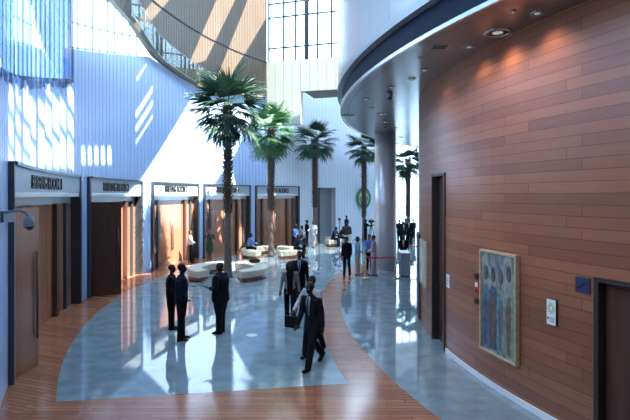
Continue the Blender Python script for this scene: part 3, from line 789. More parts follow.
def palm(label, base, top, rad, rough_from, tr, fr, seed, nf=38, e0=78, e1=-58, up=.9):
    rr = random.Random(seed); base = Vector(base); r_ = thing('palm_tree', label, 'palm tree', base, 0, 'fan palms of the hall')
    hub = top-rad*up
    prof = [(tr*1.45, 0), (tr*1.25, .12), (tr*1.02, .7), (tr*.9, 1.6), (tr*.86, hub*.6), (tr*.8, hub)]
    MB().lathe(base, prof, 14).build('trunk', M['bark'], r_, True)
    q = MB(); z = rough_from; k = 0
    while z < hub-.05:
        for j in range(7):
            a = 2*PI*j/7+k*.47+rr.uniform(-.1, .1); d = Vector((math.cos(a), math.sin(a), 0)); sd = Vector((-d.y, d.x, 0))
            gr_ = 1+.25*(z-rough_from)/(hub-rough_from)
            p = base+Vector((0, 0, z)); ro_ = tr*rr.uniform(1.4, 2.0)*gr_; w = tr*.42
            q.add([p+d*tr*.7-sd*w, p+d*tr*.7+sd*w, p+d*tr*.95+sd*w*.9+Vector((0, 0, .1)), p+d*tr*.95-sd*w*.9+Vector((0, 0, .1)), p+d*ro_+Vector((0, 0, .2))-sd*w*.4, p+d*ro_+Vector((0, 0, .2))+sd*w*.4],
                  [(0, 1, 2, 3), (0, 4, 5, 1), (3, 2, 5, 4), (0, 3, 4), (1, 5, 2)])
        z += .125; k += 1
    q.build('leaf_bases', M['boots'], r_)
    sc = rad/1.62
    for i in range(nf):
        u_ = (i+.5)/nf; el = math.radians(e0+(e1-e0)*u_**.85+rr.uniform(-9, 9)); az = i*2.39996+rr.uniform(-.2, .2)
        o = bpy.data.objects.new('frond', fr[i % 4]); COL.objects.link(o); o.parent = r_
        o.location = (0, 0, hub+rr.uniform(-.12, .15)-.35*u_)
        o.rotation_euler = (rr.uniform(-.35, .35), -el, az); s_ = sc*rr.uniform(.86, 1.06); o.scale = (s_, s_, s_)
    return r_
P1 = Vector(((228-315)*20.9/F, 20.9, 0)); P2_ = Vector(((271-315)*27.9/F, 27.9, 0)); P3 = Vector((.0, 34.3, 0)); P4 = Vector(((364-315)*36.6/F, 36.6, 0)); P5 = Vector(((408-315)*38/F, 38, 0))
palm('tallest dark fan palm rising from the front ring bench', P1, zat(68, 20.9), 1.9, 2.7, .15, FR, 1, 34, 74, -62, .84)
palm('sunlit green fan palm behind the tallest one, by the far doorways', P2_, zat(104, 27.9), 1.8, 2.6, .15, FR2, 2, 34, 72, -55, .8)
palm('fan palm standing in front of the grey far doorway', P3, zat(125, 34.3), 1.75, 2.6, .15, FR, 3, 30, 62, -45, .62)
palm('fan palm in front of the round green emblem', P4, zat(134, 36.6), 1.5, 1.8, .14, FR, 4, 28, 62, -45, .62)
palm('fan palm half hidden between the column and the timber drum', P5, zat(147, 38), 1.6, 1.8, .15, FR, 5, 28, 62, -45, .62)

# ------------------------------------------------------------------ ring benches
def bench(label, c, a0, a1, ro=1.69, ri=1.1):
    def P(t, r, z): return Vector((c.x+r*math.cos(t), c.y+r*math.sin(t), z))
    a0, a1 = math.radians(a0), math.radians(a1); m = (a0+a1)/2
    s = thing('curved_bench', label, 'bench', P(m, (ro+ri)/2, 0), 0, 'curved ring benches round the palms')
    n = 26; e = .02
    q = MB(); rs = []
    for i in range(n+1):
        t = a0+(a1-a0)*i/n
        rs.append([P(t, ri, .19), P(t, ro, .19), P(t, ro+.01, .43), P(t, ro-.02, .46), P(t, ri+.02, .46), P(t, ri-.01, .43)])
    q.rings(rs).build('seat', M['cream'], s)
    q = MB(); arc_solid(q, P, a0+e, a1-e, ri+.04, ro-.04, .07, .192, n); q.build('base', M['benchwood'], s)
    for t in (a0+.12, m, a1-.12):
        for r in (ri+.12, ro-.12):
            p = P(t, r, 0); MB().tube([(p.x, p.y, 0), (p.x, p.y, .075)], .025, 8).build('leg', M['black'], s)
    return s
bench('cream curved bench, left half of the ring round the tallest palm', P1, 108, 237)
bench('cream curved bench, right half of the ring round the tallest palm', P1, -62, 84)
bench('cream curved bench with seated person in blue, round the sunlit green palm', P2_, 100, 246)
bench('cream curved bench with seated person in navy, right of the sunlit green palm', P2_, -66, 76)
B3 = Vector((.15, 34.3, 0))
bench('cream curved bench under two seated men before the far grey doorway', B3, -62, 62)

# ------------------------------------------------------------------ people
SK = {'a': mat('skin_deep', (.030, .016, .011), .5, 0, .3), 'b': mat('skin_brown', (.13, .07, .045), .45)}
CL = {}
def cloth(c, name):
    if name not in CL: CL[name] = mat(name, c, .8, 0, .12, noise=(14, .12))
    return CL[name]
C_ = dict(blacksuit=cloth((.006, .006, .008), 'black_suiting'), navy=cloth((.008, .012, .032), 'navy_cloth'), charcoal=cloth((.008, .0095, .013), 'charcoal_suiting'), white=cloth((.46, .48, .50), 'white_cotton'), grey=cloth((.20, .23, .27), 'grey_cloth'),
          beige=cloth((.20, .175, .17), 'beige_knit'), green=cloth((.014, .045, .032), 'green_dress_cloth'), blue=cloth((.10, .18, .42), 'blue_cotton'), denim=cloth((.17, .26, .38), 'denim_cloth'), khaki=cloth((.34, .30, .25), 'khaki_cloth'), pink=cloth((.46, .38, .40), 'pale_pink_cloth'), shoe=cloth((.008, .008, .009), 'black_leather'), brown=cloth((.10, .055, .04), 'brown_cloth'), tie=cloth((.03, .06, .16), 'blue_tie'))
HAIR = mat('black_hair', (.006, .005, .005), .7)
EYE = mat('eye', (.5, .5, .5), .3)

def rotx(p, a, c):   # rotate p about x axis through c by lean a (forward = +y)
    v = p-c; ca, sa = math.cos(a), math.sin(a)
    return Vector((c.x+v.x, c.y+v.y*ca+v.z*sa, c.z-v.y*sa+v.z*ca))

def person(label, pos, heading, H=1.74, skin='a', top='blacksuit', kind='jacket', legs='blacksuit', shirt=None, tie=None, hair='short', lean=0, hip=(0, 0), knee=(0, 0), foot=(0, 0), sh=(4, 4), ab=(7, 7), el=(12, 12), inn=(0, 0), seat=None, near=False, yaw=0, nod=0, fat=1., group=None, shoes='shoe', wide=1.):
    vox = .0125 if near else .02
    S = H/1.75; R = math.radians; lean = R(lean)
    hc = Vector((0, 0, .94)); fx = fat
    def T(p): return rotx(Vector(p), lean, hc)
    joints = {}
    L = {}
    for i, sx in ((0, -1), (1, 1)):
        h = Vector((sx*.092, 0, .92)); p = R(hip[i]); q = p-R(knee[i])
        k = h+.44*Vector((0, math.sin(p), -math.cos(p))); a = k+.40*Vector((0, math.sin(q), -math.cos(q)))
        f = R(foot[i]); fd = Vector((0, math.cos(f), math.sin(f))); fu = Vector((0, -math.sin(f), math.cos(f)))
        sole = min((a-fu*.08-fd*.07).z, (a-fu*.08+fd*.17).z)
        L[i] = (h, k, a, fd, fu, sole)
        s_ = T((sx*.185*fx, 0, 1.41)); pa_ = R(sh[i]); aa = R(ab[i]); ee = R(el[i]); ii = R(inn[i])
        ud = Vector((sx*math.sin(aa), math.sin(pa_)*math.cos(aa), -math.cos(pa_)*math.cos(aa)))
        e = s_+ud*.285; fd2 = Vector((-sx*math.sin(ii)+sx*.6*math.sin(aa)*(ee < .5), math.sin(pa_+ee)*math.cos(ii), -math.cos(pa_+ee)*math.cos(ii))).normalized()
        w = e+fd2*.25; joints[i] = (s_, e, w, fd2)
    dz = -min(L[0][5], L[1][5]) if seat is None else (seat+.105)/S-.92
    root = thing('person', label, 'person', pos, -R(heading), group)
    sc = Matrix.Scale(S, 4) @ Matrix.Translation((0, 0, dz))
    def fin(mb, name, m, par=root, smooth=True):
        mb.v = [sc @ v for v in mb.v]; return mb.build(name, m, par, smooth, True)
    def ringz(z, a, b, yo=0., n=18):
        return [T((a*fx*math.cos(2*PI*k/n), b*fx*math.sin(2*PI*k/n)+yo, z)) for k in range(n)]
    # --- body
    B = MB()
    B.rings([ringz(.90, .13, .085), ringz(1.0, .135, .09), ringz(1.1, .12, .08), ringz(1.25, .14, .09), ringz(1.38, .15, .08), ringz(1.44, .08, .06)])
    B.tube([T((0, -.005, 1.40)), T((0, .0, 1.47)), T((0, .012, 1.56))], [.06, .054, .05], 14)
    hd = T((0, .02, 1.635)); RY = Matrix.Rotation(R(-yaw), 3, 'Z') @ Matrix.Rotation(R(-nod)-lean*.6, 3, 'X')
    def HD(p): return hd+RY @ Vector(p)
    rot = RY
    B.ell(HD((0, -.012, .025)), .074, .092, .092, 18, 12, rot); B.ell(HD((0, .018, -.035)), .058, .070, .075, 16, 10, rot)
    B.ell(HD((0, .05, -.075)), .034, .03, .026, 12, 8, rot)
    B.tube([HD((0, .082, .02)), HD((0, .1, -.012)), HD((0, .085, -.022))], [.009, .015, .012], 8)
    B.ell(HD((0, .08, .03)), .045, .012, .01, 10, 6, rot); B.ell(HD((0, .082, -.05)), .024, .012, .012, 10, 6, rot)
    for sx in (-1, 1): B.ell(HD((sx*.076, -.008, -.005)), .012, .022, .034, 10, 8, rot)
    for i in (0, 1):
        h, k, a, fd, fu, _ = L[i]
        B.tube([h, k, a-fu*.03], [.068, .046, .036], 10, True); B.tube([a-fu*.045-fd*.03, a-fu*.05+fd*.13], [.03, .026], 8, True)
        s_, e, w, f2 = joints[i]
        B.tube([T(((1 if i else -1)*.1*fx, 0, 1.40)), s_, e, w], [.05, .042, .034, .026], 10, True)
        sd = Vector(((1 if i else -1), 0, 0)); sd = (sd-f2*sd.dot(f2)).normalized(); nn_ = f2.cross(sd)
        if near:
            B.tube([w+sd*.022, w+f2*.085+sd*.022], [.016, .014], 8, True); B.tube([w-sd*.02, w+f2*.085-sd*.02], [.016, .013], 8, True); B.tube([w, w+f2*.085], [.018, .015], 8, True)
        else:
            B.tube([w, w+f2*.05, w+f2*.09], [.026, .034, .028], 8, True)
    B = bake(B, vox, 3)
    for i in (0, 1):   # fingers and thumb
        s_, e, w, f2 = joints[i]; sx = 1 if i else -1
        sd = Vector((sx, 0, 0)); sd = (sd-f2*sd.dot(f2)).normalized(); nn_ = f2.cross(sd)*sx
        fwdv = Vector((0, 1, 0)); pal = nn_ if nn_.dot(Vector((-sx*.6, .2, .3))) > 0 else -nn_
        for j, (o_, ln) in enumerate(((-.027, .068), (-.009, .078), (.009, .072), (.026, .056))):
            b0 = w+f2*.075+sd*o_
            B.tube([b0, b0+f2*ln*.5+pal*.008, b0+f2*ln*.8+pal*.026, b0+f2*ln*.92+pal*.042], [.0095, .009, .008, .007], 6, True)
        th = w+f2*.02-sd*.02+pal*.008
        B.tube([th, th-sd*.03+f2*.03+pal*.012, th-sd*.036+f2*.062+pal*.02], [.012, .0105, .008], 6, True)
    body = fin(B, 'body', SK[skin])
    if near:
        for sx in (-1, 1): fin(MB().ell(HD((sx*.03, .073, .012)), .011, .008, .007, 8, 6), 'eye', EYE)
    # --- hair
    hm = MB()
    if hair in ('short', 'long', 'bun', 'bob'):
        hm.ell(HD((0, -.018, .037)), .080, .096, .092, 16, 10, rot)
        hm2 = MB(); hm2.v = hm.v; hm2.f = hm.f
        inv = RY.inverted()
        keep = [f for f in hm.f if all(not ((inv @ (hm.v[i]-hd)).y > .058 and (inv @ (hm.v[i]-hd)).z < .085) and (inv @ (hm.v[i]-hd)).z > -.03 for i in f)]
        hm.f = keep
    if hair == 'long':
        hm.ell(HD((0, -.07, -.045)), .105, .06, .14, 14, 10, rot); hm.ell(HD((.085, -.015, -.04)), .04, .055, .115, 10, 8, rot); hm.ell(HD((-.085, -.015, -.04)), .04, .055, .115, 10, 8, rot)
    if hair == 'bun': hm.ell(HD((0, -.12, .06)), .045, .045, .045, 12, 8, rot)
    if hair == 'bob':
        hm.ell(HD((0, -.05, .0)), .1, .075, .1, 14, 10, rot)
    if hair != 'bald' and hm.f: fin(hm, 'hair', HAIR)
    # --- legs
    if kind != 'dress':
        t = MB(); t.rings([ringz(.80, .1, .075), ringz(.86, .165, .11), ringz(.95, .165, .112), ringz(1.03, .152, .105)])
        for i in (0, 1):
            h, k, a, fd, fu, _ = L[i]
            t.tube([h+Vector((0, 0, .02)), h.lerp(k, .5), k, k.lerp(a, .5), a-fu*.03], [.097*fx, .088*fx, .076+.02*(fx-1), .071+.02*(fx-1), .068+.02*(fx-1)], 14, True)
        fin(bake(t, vox, 3), 'trousers', C_[legs])
    for i in (0, 1):
        h, k, a, fd, fu, _ = L[i]; sd = Vector((1, 0, 0)); b0 = a-fu*.08
        rs = []
        for f, w, ht in ((-.075, .022, .05), (-.06, .036, .07), (0, .039, .075), (.07, .042, .058), (.13, .043, .042), (.165, .034, .03), (.18, .016, .018)):
            p = b0+fd*f; rs.append([p-sd*w, p+sd*w, p+sd*w*.95+fu*ht*.6, p+sd*w*.5+fu*ht, p-sd*w*.5+fu*ht, p-sd*w*.95+fu*ht*.6])
        fin(MB().rings(rs), 'shoe', C_[shoes])
    # --- upper garment
    g = MB()
    if kind == 'jacket':
        lo = [ringz(.79, .182, .128, -.005), ringz(.88, .188, .132)] if seat is None else [ringz(.9, .182, .13)]
        g.rings(lo+[ringz(1.0, .180, .126), ringz(1.1, .168, .118), ringz(1.25, .186, .128), ringz(1.37, .19, .115), ringz(1.44, .125, .085), ringz(1.495, .07, .07)])
        sr_ = (.076, .066, .057, .05)
    elif kind == 'dress':
        g.rings([ringz(.46, .20, .17), ringz(.6, .195, .16), ringz(.8, .19, .14), ringz(.95, .182, .132), ringz(1.08, .142, .108), ringz(1.25, .165, .125), ringz(1.37, .165, .105), ringz(1.44, .105, .075), ringz(1.47, .066, .062)])
        sr_ = (.064, .054, .047, .04)
    else:
        g.rings([ringz(.93 if kind == 'shirt' else .84, .17, .116), ringz(1.0, .166, .115), ringz(1.1, .155, .11), ringz(1.25, .172, .12), ringz(1.37, .176, .106), ringz(1.44, .115, .078), ringz(1.485, .064, .064)])
        sr_ = (.069, .06, .052, .045)
    for i in (0, 1):
        s_, e, w, f2 = joints[i]; sx = 1 if i else -1
        g.tube([T((sx*.08*fx, 0, 1.39)), s_, s_.lerp(e, .5), e, w-f2*.02], [sr_[0]*1.02, sr_[0], sr_[1], sr_[2], sr_[3]], 14, True)
    fin(bake(g, vox, 3), {'jacket': 'jacket', 'dress': 'dress', 'cardigan': 'cardigan'}.get(kind, 'shirt'), C_[top])
    if shirt:   # the V of shirt between the lapels
        q = MB(); fr_ = []
        for z, w, y in ((1.485, .034, .07), (1.44, .046, .087), (1.37, .045, .122), (1.25, .03, .132), (1.12, .008 if wide == 1 else .03, .127)) + (((.98, .03, .132), (.85, .03, .122)) if wide > 1 else ()):
            w = w*wide+(.03 if wide > 1 else 0); fr_.append([T((-w, y-.02, z)), T((w, y-.02, z)), T((w, y*fx+.004-(.012 if wide > 1 else 0), z)), T((0, y*fx+.010, z)), T((-w, y*fx+.004-(.012 if wide > 1 else 0), z))])
        fin(q.rings(fr_), 'shirt_front', C_[shirt], smooth=False)
        if tie:
            q = MB(); fr_ = []
            for z, w, y in ((1.475, .014, .08), (1.45, .02, .095), (1.37, .02, .133), (1.25, .022, .144), (1.13, .006, .137)):
                fr_.append([T((-w, y*fx, z)), T((w, y*fx, z)), T((w, y*fx+.008, z)), T((-w, y*fx+.008, z))])
            fin(q.rings(fr_), 'tie', C_[tie], smooth=False)
    hands = {}
    Mw = Matrix.Translation(Vector(pos)) @ Matrix.Rotation(-R(heading), 4, 'Z')
    for i in (0, 1):
        s_, e, w, f2 = joints[i]; hands[i] = Mw @ (sc @ (w+f2*.1))
    return root, hands

def phone(label, p, heading):
    a = math.radians(heading); f = Vector((math.sin(a), math.cos(a), .5)).normalized(); sd = Vector((math.cos(a), -math.sin(a), 0)); u_ = f.cross(sd)
    s = thing('phone', label, 'phone', p)
    MB().obox(p, sd, f, u_, .036, .075, .005).build('case', M['black'], s); MB().obox(p-u_*.0055, sd, f, u_, .032, .068, .001).build('screen', M['domeblack'], s)

def XY(px, Y): return ((px-315)*Y/F, Y, 0)
# walking pair in front
w1, hd1 = person('man in dark suit striding in front across the terrazzo edge', XY(313.5, 10.0), 218, 1.77, top='charcoal', legs='charcoal', shirt='white', tie='tie', hair='short', lean=9, hip=(24, -16), knee=(8, 26), foot=(0, -38), sh=(-12, 8), ab=(7, 6), el=(12, 18), near=True, nod=4)
w2, hd2 = person('man in white shirt walking half hidden behind the striding man in dark suit', XY(313.2, 10.7), 205, 1.75, top='white', kind='shirt', legs='charcoal', hair='short', lean=4, hip=(-14, 18), knee=(18, 6), foot=(-26, 0), sh=(10, 16), ab=(8, 26), el=(16, 40), near=True)
bp = hd2[1]
s = thing('handbag', 'black document bag carried by the man in white shirt', 'bag', (bp.x, bp.y, bp.z-.3))
q = MB().obox((bp.x, bp.y, bp.z-.17), (.85, -.5, 0), (.5, .85, 0), (0, 0, 1), .17, .045, .12); q.build('bag_body', C_['shoe'], s)
q = MB().tube([(bp.x-.08, bp.y+.045, bp.z-.06), (bp.x-.05, bp.y+.03, bp.z+.01), (bp.x+.05, bp.y-.03, bp.z+.01), (bp.x+.08, bp.y-.045, bp.z-.06)], .01, 8); q.build('handle', C_['shoe'], s, True)
# pair coming towards the viewpoint
person('woman in beige cardigan over black clothes walking towards the front', XY(290, 13.45), 178, 1.68, top='beige', kind='cardigan', legs='blacksuit', shirt='blacksuit', wide=1.7, fat=.95, hair='long', hip=(14, -10), knee=(6, 18), foot=(0, -20), sh=(-6, 8), ab=(12, 12), el=(14, 20), near=True, yaw=-6)
person('man in black suit and tie behind the woman in beige cardigan', XY(299.5, 15.0), 182, 1.78, top='blacksuit', legs='blacksuit', shirt='white', tie='tie', hair='short', hip=(-10, 14), knee=(16, 6), foot=(-18, 0), sh=(8, -6), ab=(9, 9), near=True)
# talking trio
person('man in navy shirt standing nearest in the talking trio', XY(181.5, 11.85), 66, 1.84, top='navy', kind='shirt', legs='blacksuit', hair='short', sh=(-12, -8), ab=(10, 10), el=(40, 46), inn=(30, 34), near=True, hip=(2, -3), fat=1.28)
person('man in black standing behind the man in navy shirt', XY(171.5, 12.8), 80, 1.68, top='blacksuit', kind='shirt', legs='blacksuit', hair='short', sh=(-8, -8), ab=(8, 8), el=(50, 50), inn=(40, 40), near=True, fat=1.3)
m3, hd3 = person('bald stout man in dark suit holding a phone, facing the pair', XY(220.5, 12.45), -78, 1.79, top='charcoal', legs='charcoal', shirt='white', hair='bald', sh=(-8, -10), ab=(12, 12), el=(98, 88), inn=(30, 38), near=True, fat=1.58, nod=10)
pp = (hd3[0]+hd3[1])/2; phone('dark phone in the hands of the bald man in suit', hd3[0]+Vector((-.05, 0, .02)), -78)
# by the doors
person('person in white shirt and dark trousers leaning by the third doorway', (-6.42, 25.3, 0), 75, 1.68, top='white', kind='shirt', legs='blacksuit', hair='short', skin='b', lean=-3, hip=(8, 2), sh=(12, 12), el=(60, 60), inn=(40, 40), ab=(12, 12))
gw, gh = person('woman in long green dress standing before the fourth doorway', (-5.72, 26.6, 0), 175, 1.66, top='green', kind='dress', hair='bun', skin='b', sh=(30, 35), el=(105, 105), inn=(30, 30), ab=(25, 25))
# around second ring
person('person in blue shirt seated on the bench ring behind the tallest palm', (-3.78, 27.6, 0), 75, 1.7, top='blue', kind='shirt', legs='blacksuit', seat=.45, hip=(82, 82), knee=(84, 84), sh=(35, 35), el=(50, 50), ab=(8, 8), inn=(12, 12), lean=14, nod=20)
person('person in navy suit seated leaning forward on the bench end', (-1.08, 27.35, 0), 95, 1.74, top='navy', legs='blacksuit', seat=.45, hip=(80, 84), knee=(80, 86), sh=(38, 38), el=(45, 45), ab=(8, 8), inn=(14, 14), lean=26, nod=16)
person('man in blue shirt standing behind the seated person in navy', XY(294.6, 30.0), 120, 1.72, top='blue', kind='shirt', legs='navy', hair='short', sh=(25, 25), el=(75, 75), inn=(25, 25), lean=6, nod=12)
person('man in grey shirt standing with back turned beside man in blue', XY(304, 29.2), 235, 1.70, top='grey', kind='shirt', legs='charcoal', hair='short', sh=(25, 35), el=(60, 70), inn=(20, 20), ab=(18, 18), lean=12, nod=12)
person('man in black suit standing near the far grey doorway', XY(306.8, 33.4), 70, 1.80, top='blacksuit', legs='blacksuit', hair='short', sh=(15, 20), el=(50, 60), inn=(20, 20))
person('person in pale white suit standing by the far grey doorway', XY(313.4, 32.6), 200, 1.80, top='white', legs='white', hair='short', hip=(8, -8), sh=(5, 20), el=(15, 60), ab=(10, 14))
person('man in navy suit seated on the far bench, left one', (1.22, 33.33, 0), 122, 1.74, top='navy', legs='navy', seat=.45, hip=(82, 82), knee=(84, 84), sh=(38, 38), el=(45, 45), inn=(14, 14), lean=20, nod=14)
person('man in charcoal suit seated on the far bench, right one', (1.70, 34.3, 0), 95, 1.74, top='charcoal', legs='charcoal', seat=.45, hip=(82, 80), knee=(84, 80), sh=(38, 38), el=(45, 45), inn=(14, 14), lean=24, nod=14)
cmn, chd = person('camera operator in black beside the palm before the green emblem', XY(365.6, 35.4), 78, 1.76, top='blacksuit', kind='shirt', legs='blacksuit', hair='short', sh=(50, 60), el=(50, 40), ab=(10, 10), inn=(5, 10))
# by the stanchions
person('woman in black trouser suit walking away, left of the queue', XY(346.8, 21.3), -8, 1.68, top='blacksuit', legs='blacksuit', hair='bun', skin='b', hip=(10, -8), knee=(4, 16), foot=(0, -18), sh=(-6, 8), ab=(9, 9), el=(16, 20), fat=.9)
person('woman in denim shirt and khaki trousers facing right at the barrier', XY(357.5, 21.4), 78, 1.68, top='denim', kind='shirt', legs='khaki', hair='bob', skin='b', sh=(-4, 0), el=(70, 70), inn=(20, 25))
person('person in pale pink suit facing left before the column', XY(373.6, 21.3), -72, 1.75, top='pink', legs='pink', hair='short', skin='b', sh=(0, 6), el=(70, 70), inn=(20, 20), hip=(4, -4))
person('woman in bright blue top between the denim woman and the column', XY(369.2, 22.9), 185, 1.66, top='blue', kind='shirt', legs='navy', hair='bun', skin='b', sh=(20, 20), el=(70, 70), inn=(20, 20))
person('person in black with white shirt standing behind the silver kiosk', XY(403.5, 23.2), 190, 1.62, top='blacksuit', legs='blacksuit', shirt='white', hair='short', sh=(20, 20), el=(60, 60))
for i, (px, Y, h, hdg, tp, lab) in enumerate(((399.3, 35.2, 1.76, 170, 'blacksuit', 'person in black farthest left in the crowd right of the column'), (402.8, 34.2, 1.68, 150, 'charcoal', 'shorter person in charcoal in the front of the distant crowd'), (405.5, 36.0, 1.78, 200, 'brown', 'person in brown jacket in the middle of the distant crowd'), (409.6, 34.8, 1.8, 215, 'blacksuit', 'tall person in black in the distant crowd before the half hidden palm'), (413.2, 36.4, 1.74, 230, 'navy', 'person in navy at the right end of the distant crowd'))):
    person(lab, XY(px, Y), hdg, h, top=tp, legs='blacksuit', shirt='white' if i in (1, 3) else None, hair='short' if i != 2 else 'bob', sh=(4, 8), el=(20, 60), inn=(8, 30), ab=(5, 5), group='distant crowd')

# ------------------------------------------------------------------ other furnishings
# statue on pedestal
sp = Vector(XY(346.6, 36.6)); 
pd = thing('pedestal', 'round pale stone pedestal under the dark statue', 'pedestal', sp); MB().lathe(sp, [(.42, 0), (.42, .06), (.38, .08), (.38, .5), (.42, .53), (.42, .58)], 28).build('block', M['stone'], pd)
st = thing('statue', 'dark bronze figure in spreading robe on the pale pedestal', 'statue', sp+Vector((0, 0, .585)))
q = MB(); z0 = sp+Vector((0, 0, .615))
q.lathe(z0, [(.40, 0), (.37, .12), (.32, .3), (.27, .45), (.18, .56), (.13, .72), (.115, .85), (.135, .98), (.12, 1.05), (.055, 1.11), (.045, 1.17)], 18)
q.ell(z0+Vector((0, 0, 1.25)), .085, .095, .12, 12, 10)
for sx in (-1, 1):
    q.tube([z0+Vector((sx*.12, 0, 1.02)), z0+Vector((sx*.15, -.05, .82)), z0+Vector((sx*.08, -.16, .68))], [.045, .042, .03], 8, True)
    q.ell(z0+Vector((sx*.24, -.12, .42)), .11, .11, .14, 10, 8); q.tube([z0+Vector((sx*.24, -.12, .4)), z0+Vector((sx*.3, -.2, .05))], [.12, .09], 8, True)
bake(q, .022, 3).build('figure', M['bronze'], st, True)
# slim floor stand
p = Vector(XY(339.6, 36.0)); s = thing('light_stand', 'slim dark stand with small lamp head left of the statue', 'stand', p)
MB().tube([p+Vector((0, 0, .03)), p+Vector((0, 0, 1.62))], .02, 8).build('pole', M['black'], s); MB().lathe(p, [(.16, 0), (.16, .02), (.03, .04)], 18).build('base', M['black'], s)
MB().ell(p+Vector((0, 0, 1.72)), .09, .1, .1, 12, 8).build('lamp_head', M['black'], s, True)
# video camera and tripod
p = Vector(XY(371.3, 35.5)); s = thing('tripod', 'black camera tripod under the video camera', 'tripod', p)
hz_ = 1.42
for a in (.3, 2.4, 4.5): MB().tube([p+Vector((0, 0, hz_)), p+Vector((.38*math.cos(a), .38*math.sin(a), .01))], [.028, .016], 8).build('leg', M['black'], s)
MB().lathe(p+Vector((0, 0, hz_)), [(.06, -.06), (.07, .0), (.07, .07)], 14).build('head', M['black'], s)
s = thing('video_camera', 'black video camera on tripod beside the camera operator', 'camera', p+Vector((0, 0, hz_+.07)))
cz = hz_+.17
MB().box(tuple(p+Vector((-.2, -.07, cz-.098))), tuple(p+Vector((.14, .07, cz+.1)))).build('camera_body', M['black'], s)
MB().tube([p+Vector((.14, 0, cz)), p+Vector((.3, 0, cz)), p+Vector((.36, 0, cz))], [.055, .055, .075], 14).build('lens', M['black'], s)
MB().tube([p+Vector((-.1, 0, cz+.1)), p+Vector((-.08, 0, cz+.18)), p+Vector((.1, 0, cz+.18)), p+Vector((.12, 0, cz+.1))], .014, 8).build('handle', M['black'], s)
# stanchions
def stanchion(label, p):
    s = thing('stanchion', label, 'stanchion', p, 0, 'brass barrier posts')
    p = Vector(p)
    MB().lathe(p, [(.17, 0), (.17, .018), (.1, .035), (.03, .05)], 24).build('base', M['gold'], s, True)
    MB().lathe(p, [(.03, .04), (.03, .84)], 14).build('post', M['gold'], s, True)
    MB().lathe(p, [(.045, .80), (.045, .93), (.03, .95)], 14).build('head', M['gold'], s, True)
    return p
def belt(label, a, b_):
    a, b_ = Vector(a), Vector(b_); d_ = (b_-a).normalized(); a = a+d_*.05; b_ = b_-d_*.05
    n_ = Vector((-d_.y, d_.x, 0)); rs = []
    for i in range(13):
        f = i/12; p = a.lerp(b_, f); z = .885-.03*math.sin(PI*f); w = .003
        rs.append([p+n_*w+Vector((0, 0, z-.03)), p-n_*w+Vector((0, 0, z-.03)), p-n_*w+Vector((0, 0, z+.03)), p+n_*w+Vector((0, 0, z+.03))])
    o = MB().rings(rs).build('barrier_belt', M['redbelt']); o.location = (0, 0, 0); return tag(o, label, 'belt', 'red barrier belts')
a = stanchion('brass barrier post beside the denim shirt woman', XY(365.8, 20.66)); b_ = stanchion('brass barrier post in front of the column, right end of belt', XY(395.6, 20.5))
belt('red retractable belt stretched in front of the column', a, b_)
c1 = stanchion('brass barrier post behind the silver kiosk', XY(407, 25.2)); c2 = stanchion('brass barrier post partly behind the drum edge', XY(424, 25.2)); belt('red retractable belt right of the silver kiosk', c1, c2)
# kiosk
k0 = Vector(XY(404.2, 21.2)); s = thing('kiosk', 'silver box kiosk standing right of the column', 'kiosk', k0)
MB().box(tuple(k0+Vector((-.19, -.3, .04))), tuple(k0+Vector((.19, .3, 1.0)))).build('cabinet', M['silver'], s)
MB().box(tuple(k0+Vector((-.17, -.27, 0))), tuple(k0+Vector((.17, .27, .045)))).build('plinth', M['black'], s)
q = MB().obox(k0+Vector((0, 0, 1.035)), (1, 0, 0), Vector((0, 1, .08)).normalized(), Vector((0, -.08, 1)).normalized(), .2, .31, .02); q.build('top', M['lightsteel'], s)
MB().box(tuple(k0+Vector((.188, -.1, .55))), tuple(k0+Vector((.196, .1, .75)))).build('side_panel', M['black'], s)
MB().box(tuple(k0+Vector((-.15, -.306, .1))), tuple(k0+Vector((.15, -.299, .9)))).build('front_panel', M['rail'], s)
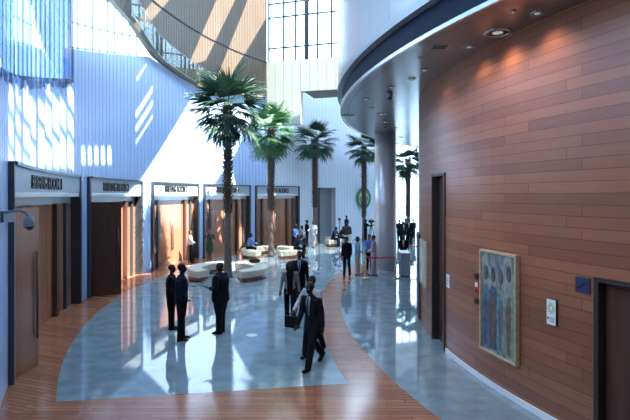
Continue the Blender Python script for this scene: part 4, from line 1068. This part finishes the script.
# bag on ring bench
p = P1+Vector((1.39*math.cos(.75), 1.39*math.sin(.75), .468)); s = thing('bag', 'black bag lying on the ring bench right of the tallest palm', 'bag', p)
q = MB().ell(p+Vector((0, 0, .1)), .26, .13, .1, 14, 8); q.build('bag_body', C_['shoe'], s, True)
MB().tube([p+Vector((-.1, 0, .18)), p+Vector((-.06, 0, .25)), p+Vector((.06, 0, .25)), p+Vector((.1, 0, .18))], .012, 8).build('handle', C_['shoe'], s)
# floor disc
p = flo(251.7, 335.3); s = thing('floor_light', 'small pale round floor light set in the terrazzo', 'floor light', p)
MB().lathe(p, [(.15, -.01), (.15, .004), (.13, .006)], 28).build('ring', M['lightsteel'], s); MB().lathe(p, [(.128, 0), (.128, .0065)], 28).build('lens', M['paper'], s)

# ------------------------------------------------------------------ light
for i, (px, py, dia) in enumerate(LIGHTS):   # warm spots added under the soffit downlights to warm the drum
    if py > 75: continue
    Y = (SZ-CH)*F/(HZ-py); l = bpy.data.lights.new('downlight', 'SPOT'); lo = bpy.data.objects.new('downlight', l); COL.objects.link(lo)
    lo.location = ((px-315)*Y/F, Y, SZ-.05); l.energy = 42 if dia > .4 else 16; l.color = (1, .80, .62); l.spot_size = 2.3; l.spot_blend = .8; l.shadow_soft_size = dia/3
w = bpy.data.worlds.new('sky'); scn.world = w; w.use_nodes = True
bg = w.node_tree.nodes['Background']; bg.inputs[0].default_value = (.58, .77, 1.0, 1); bg.inputs[1].default_value = 4.4
sun = bpy.data.lights.new('sun', 'SUN'); so = bpy.data.objects.new('sun', sun); COL.objects.link(so)
sun.energy = 17; sun.angle = math.radians(.35); sun.color = (1, .93, .82)
so.rotation_euler = SUN.to_track_quat('-Z', 'Y').to_euler()
scn.view_settings.view_transform = 'Standard'; scn.view_settings.look = 'None'; scn.view_settings.gamma = 1; scn.view_settings.use_curve_mapping = False
scn.view_settings.exposure = 1.15
scn.cycles.max_bounces = 10; scn.cycles.diffuse_bounces = 6; scn.cycles.transparent_max_bounces = 16
scn.cycles.sample_clamp_indirect = 6
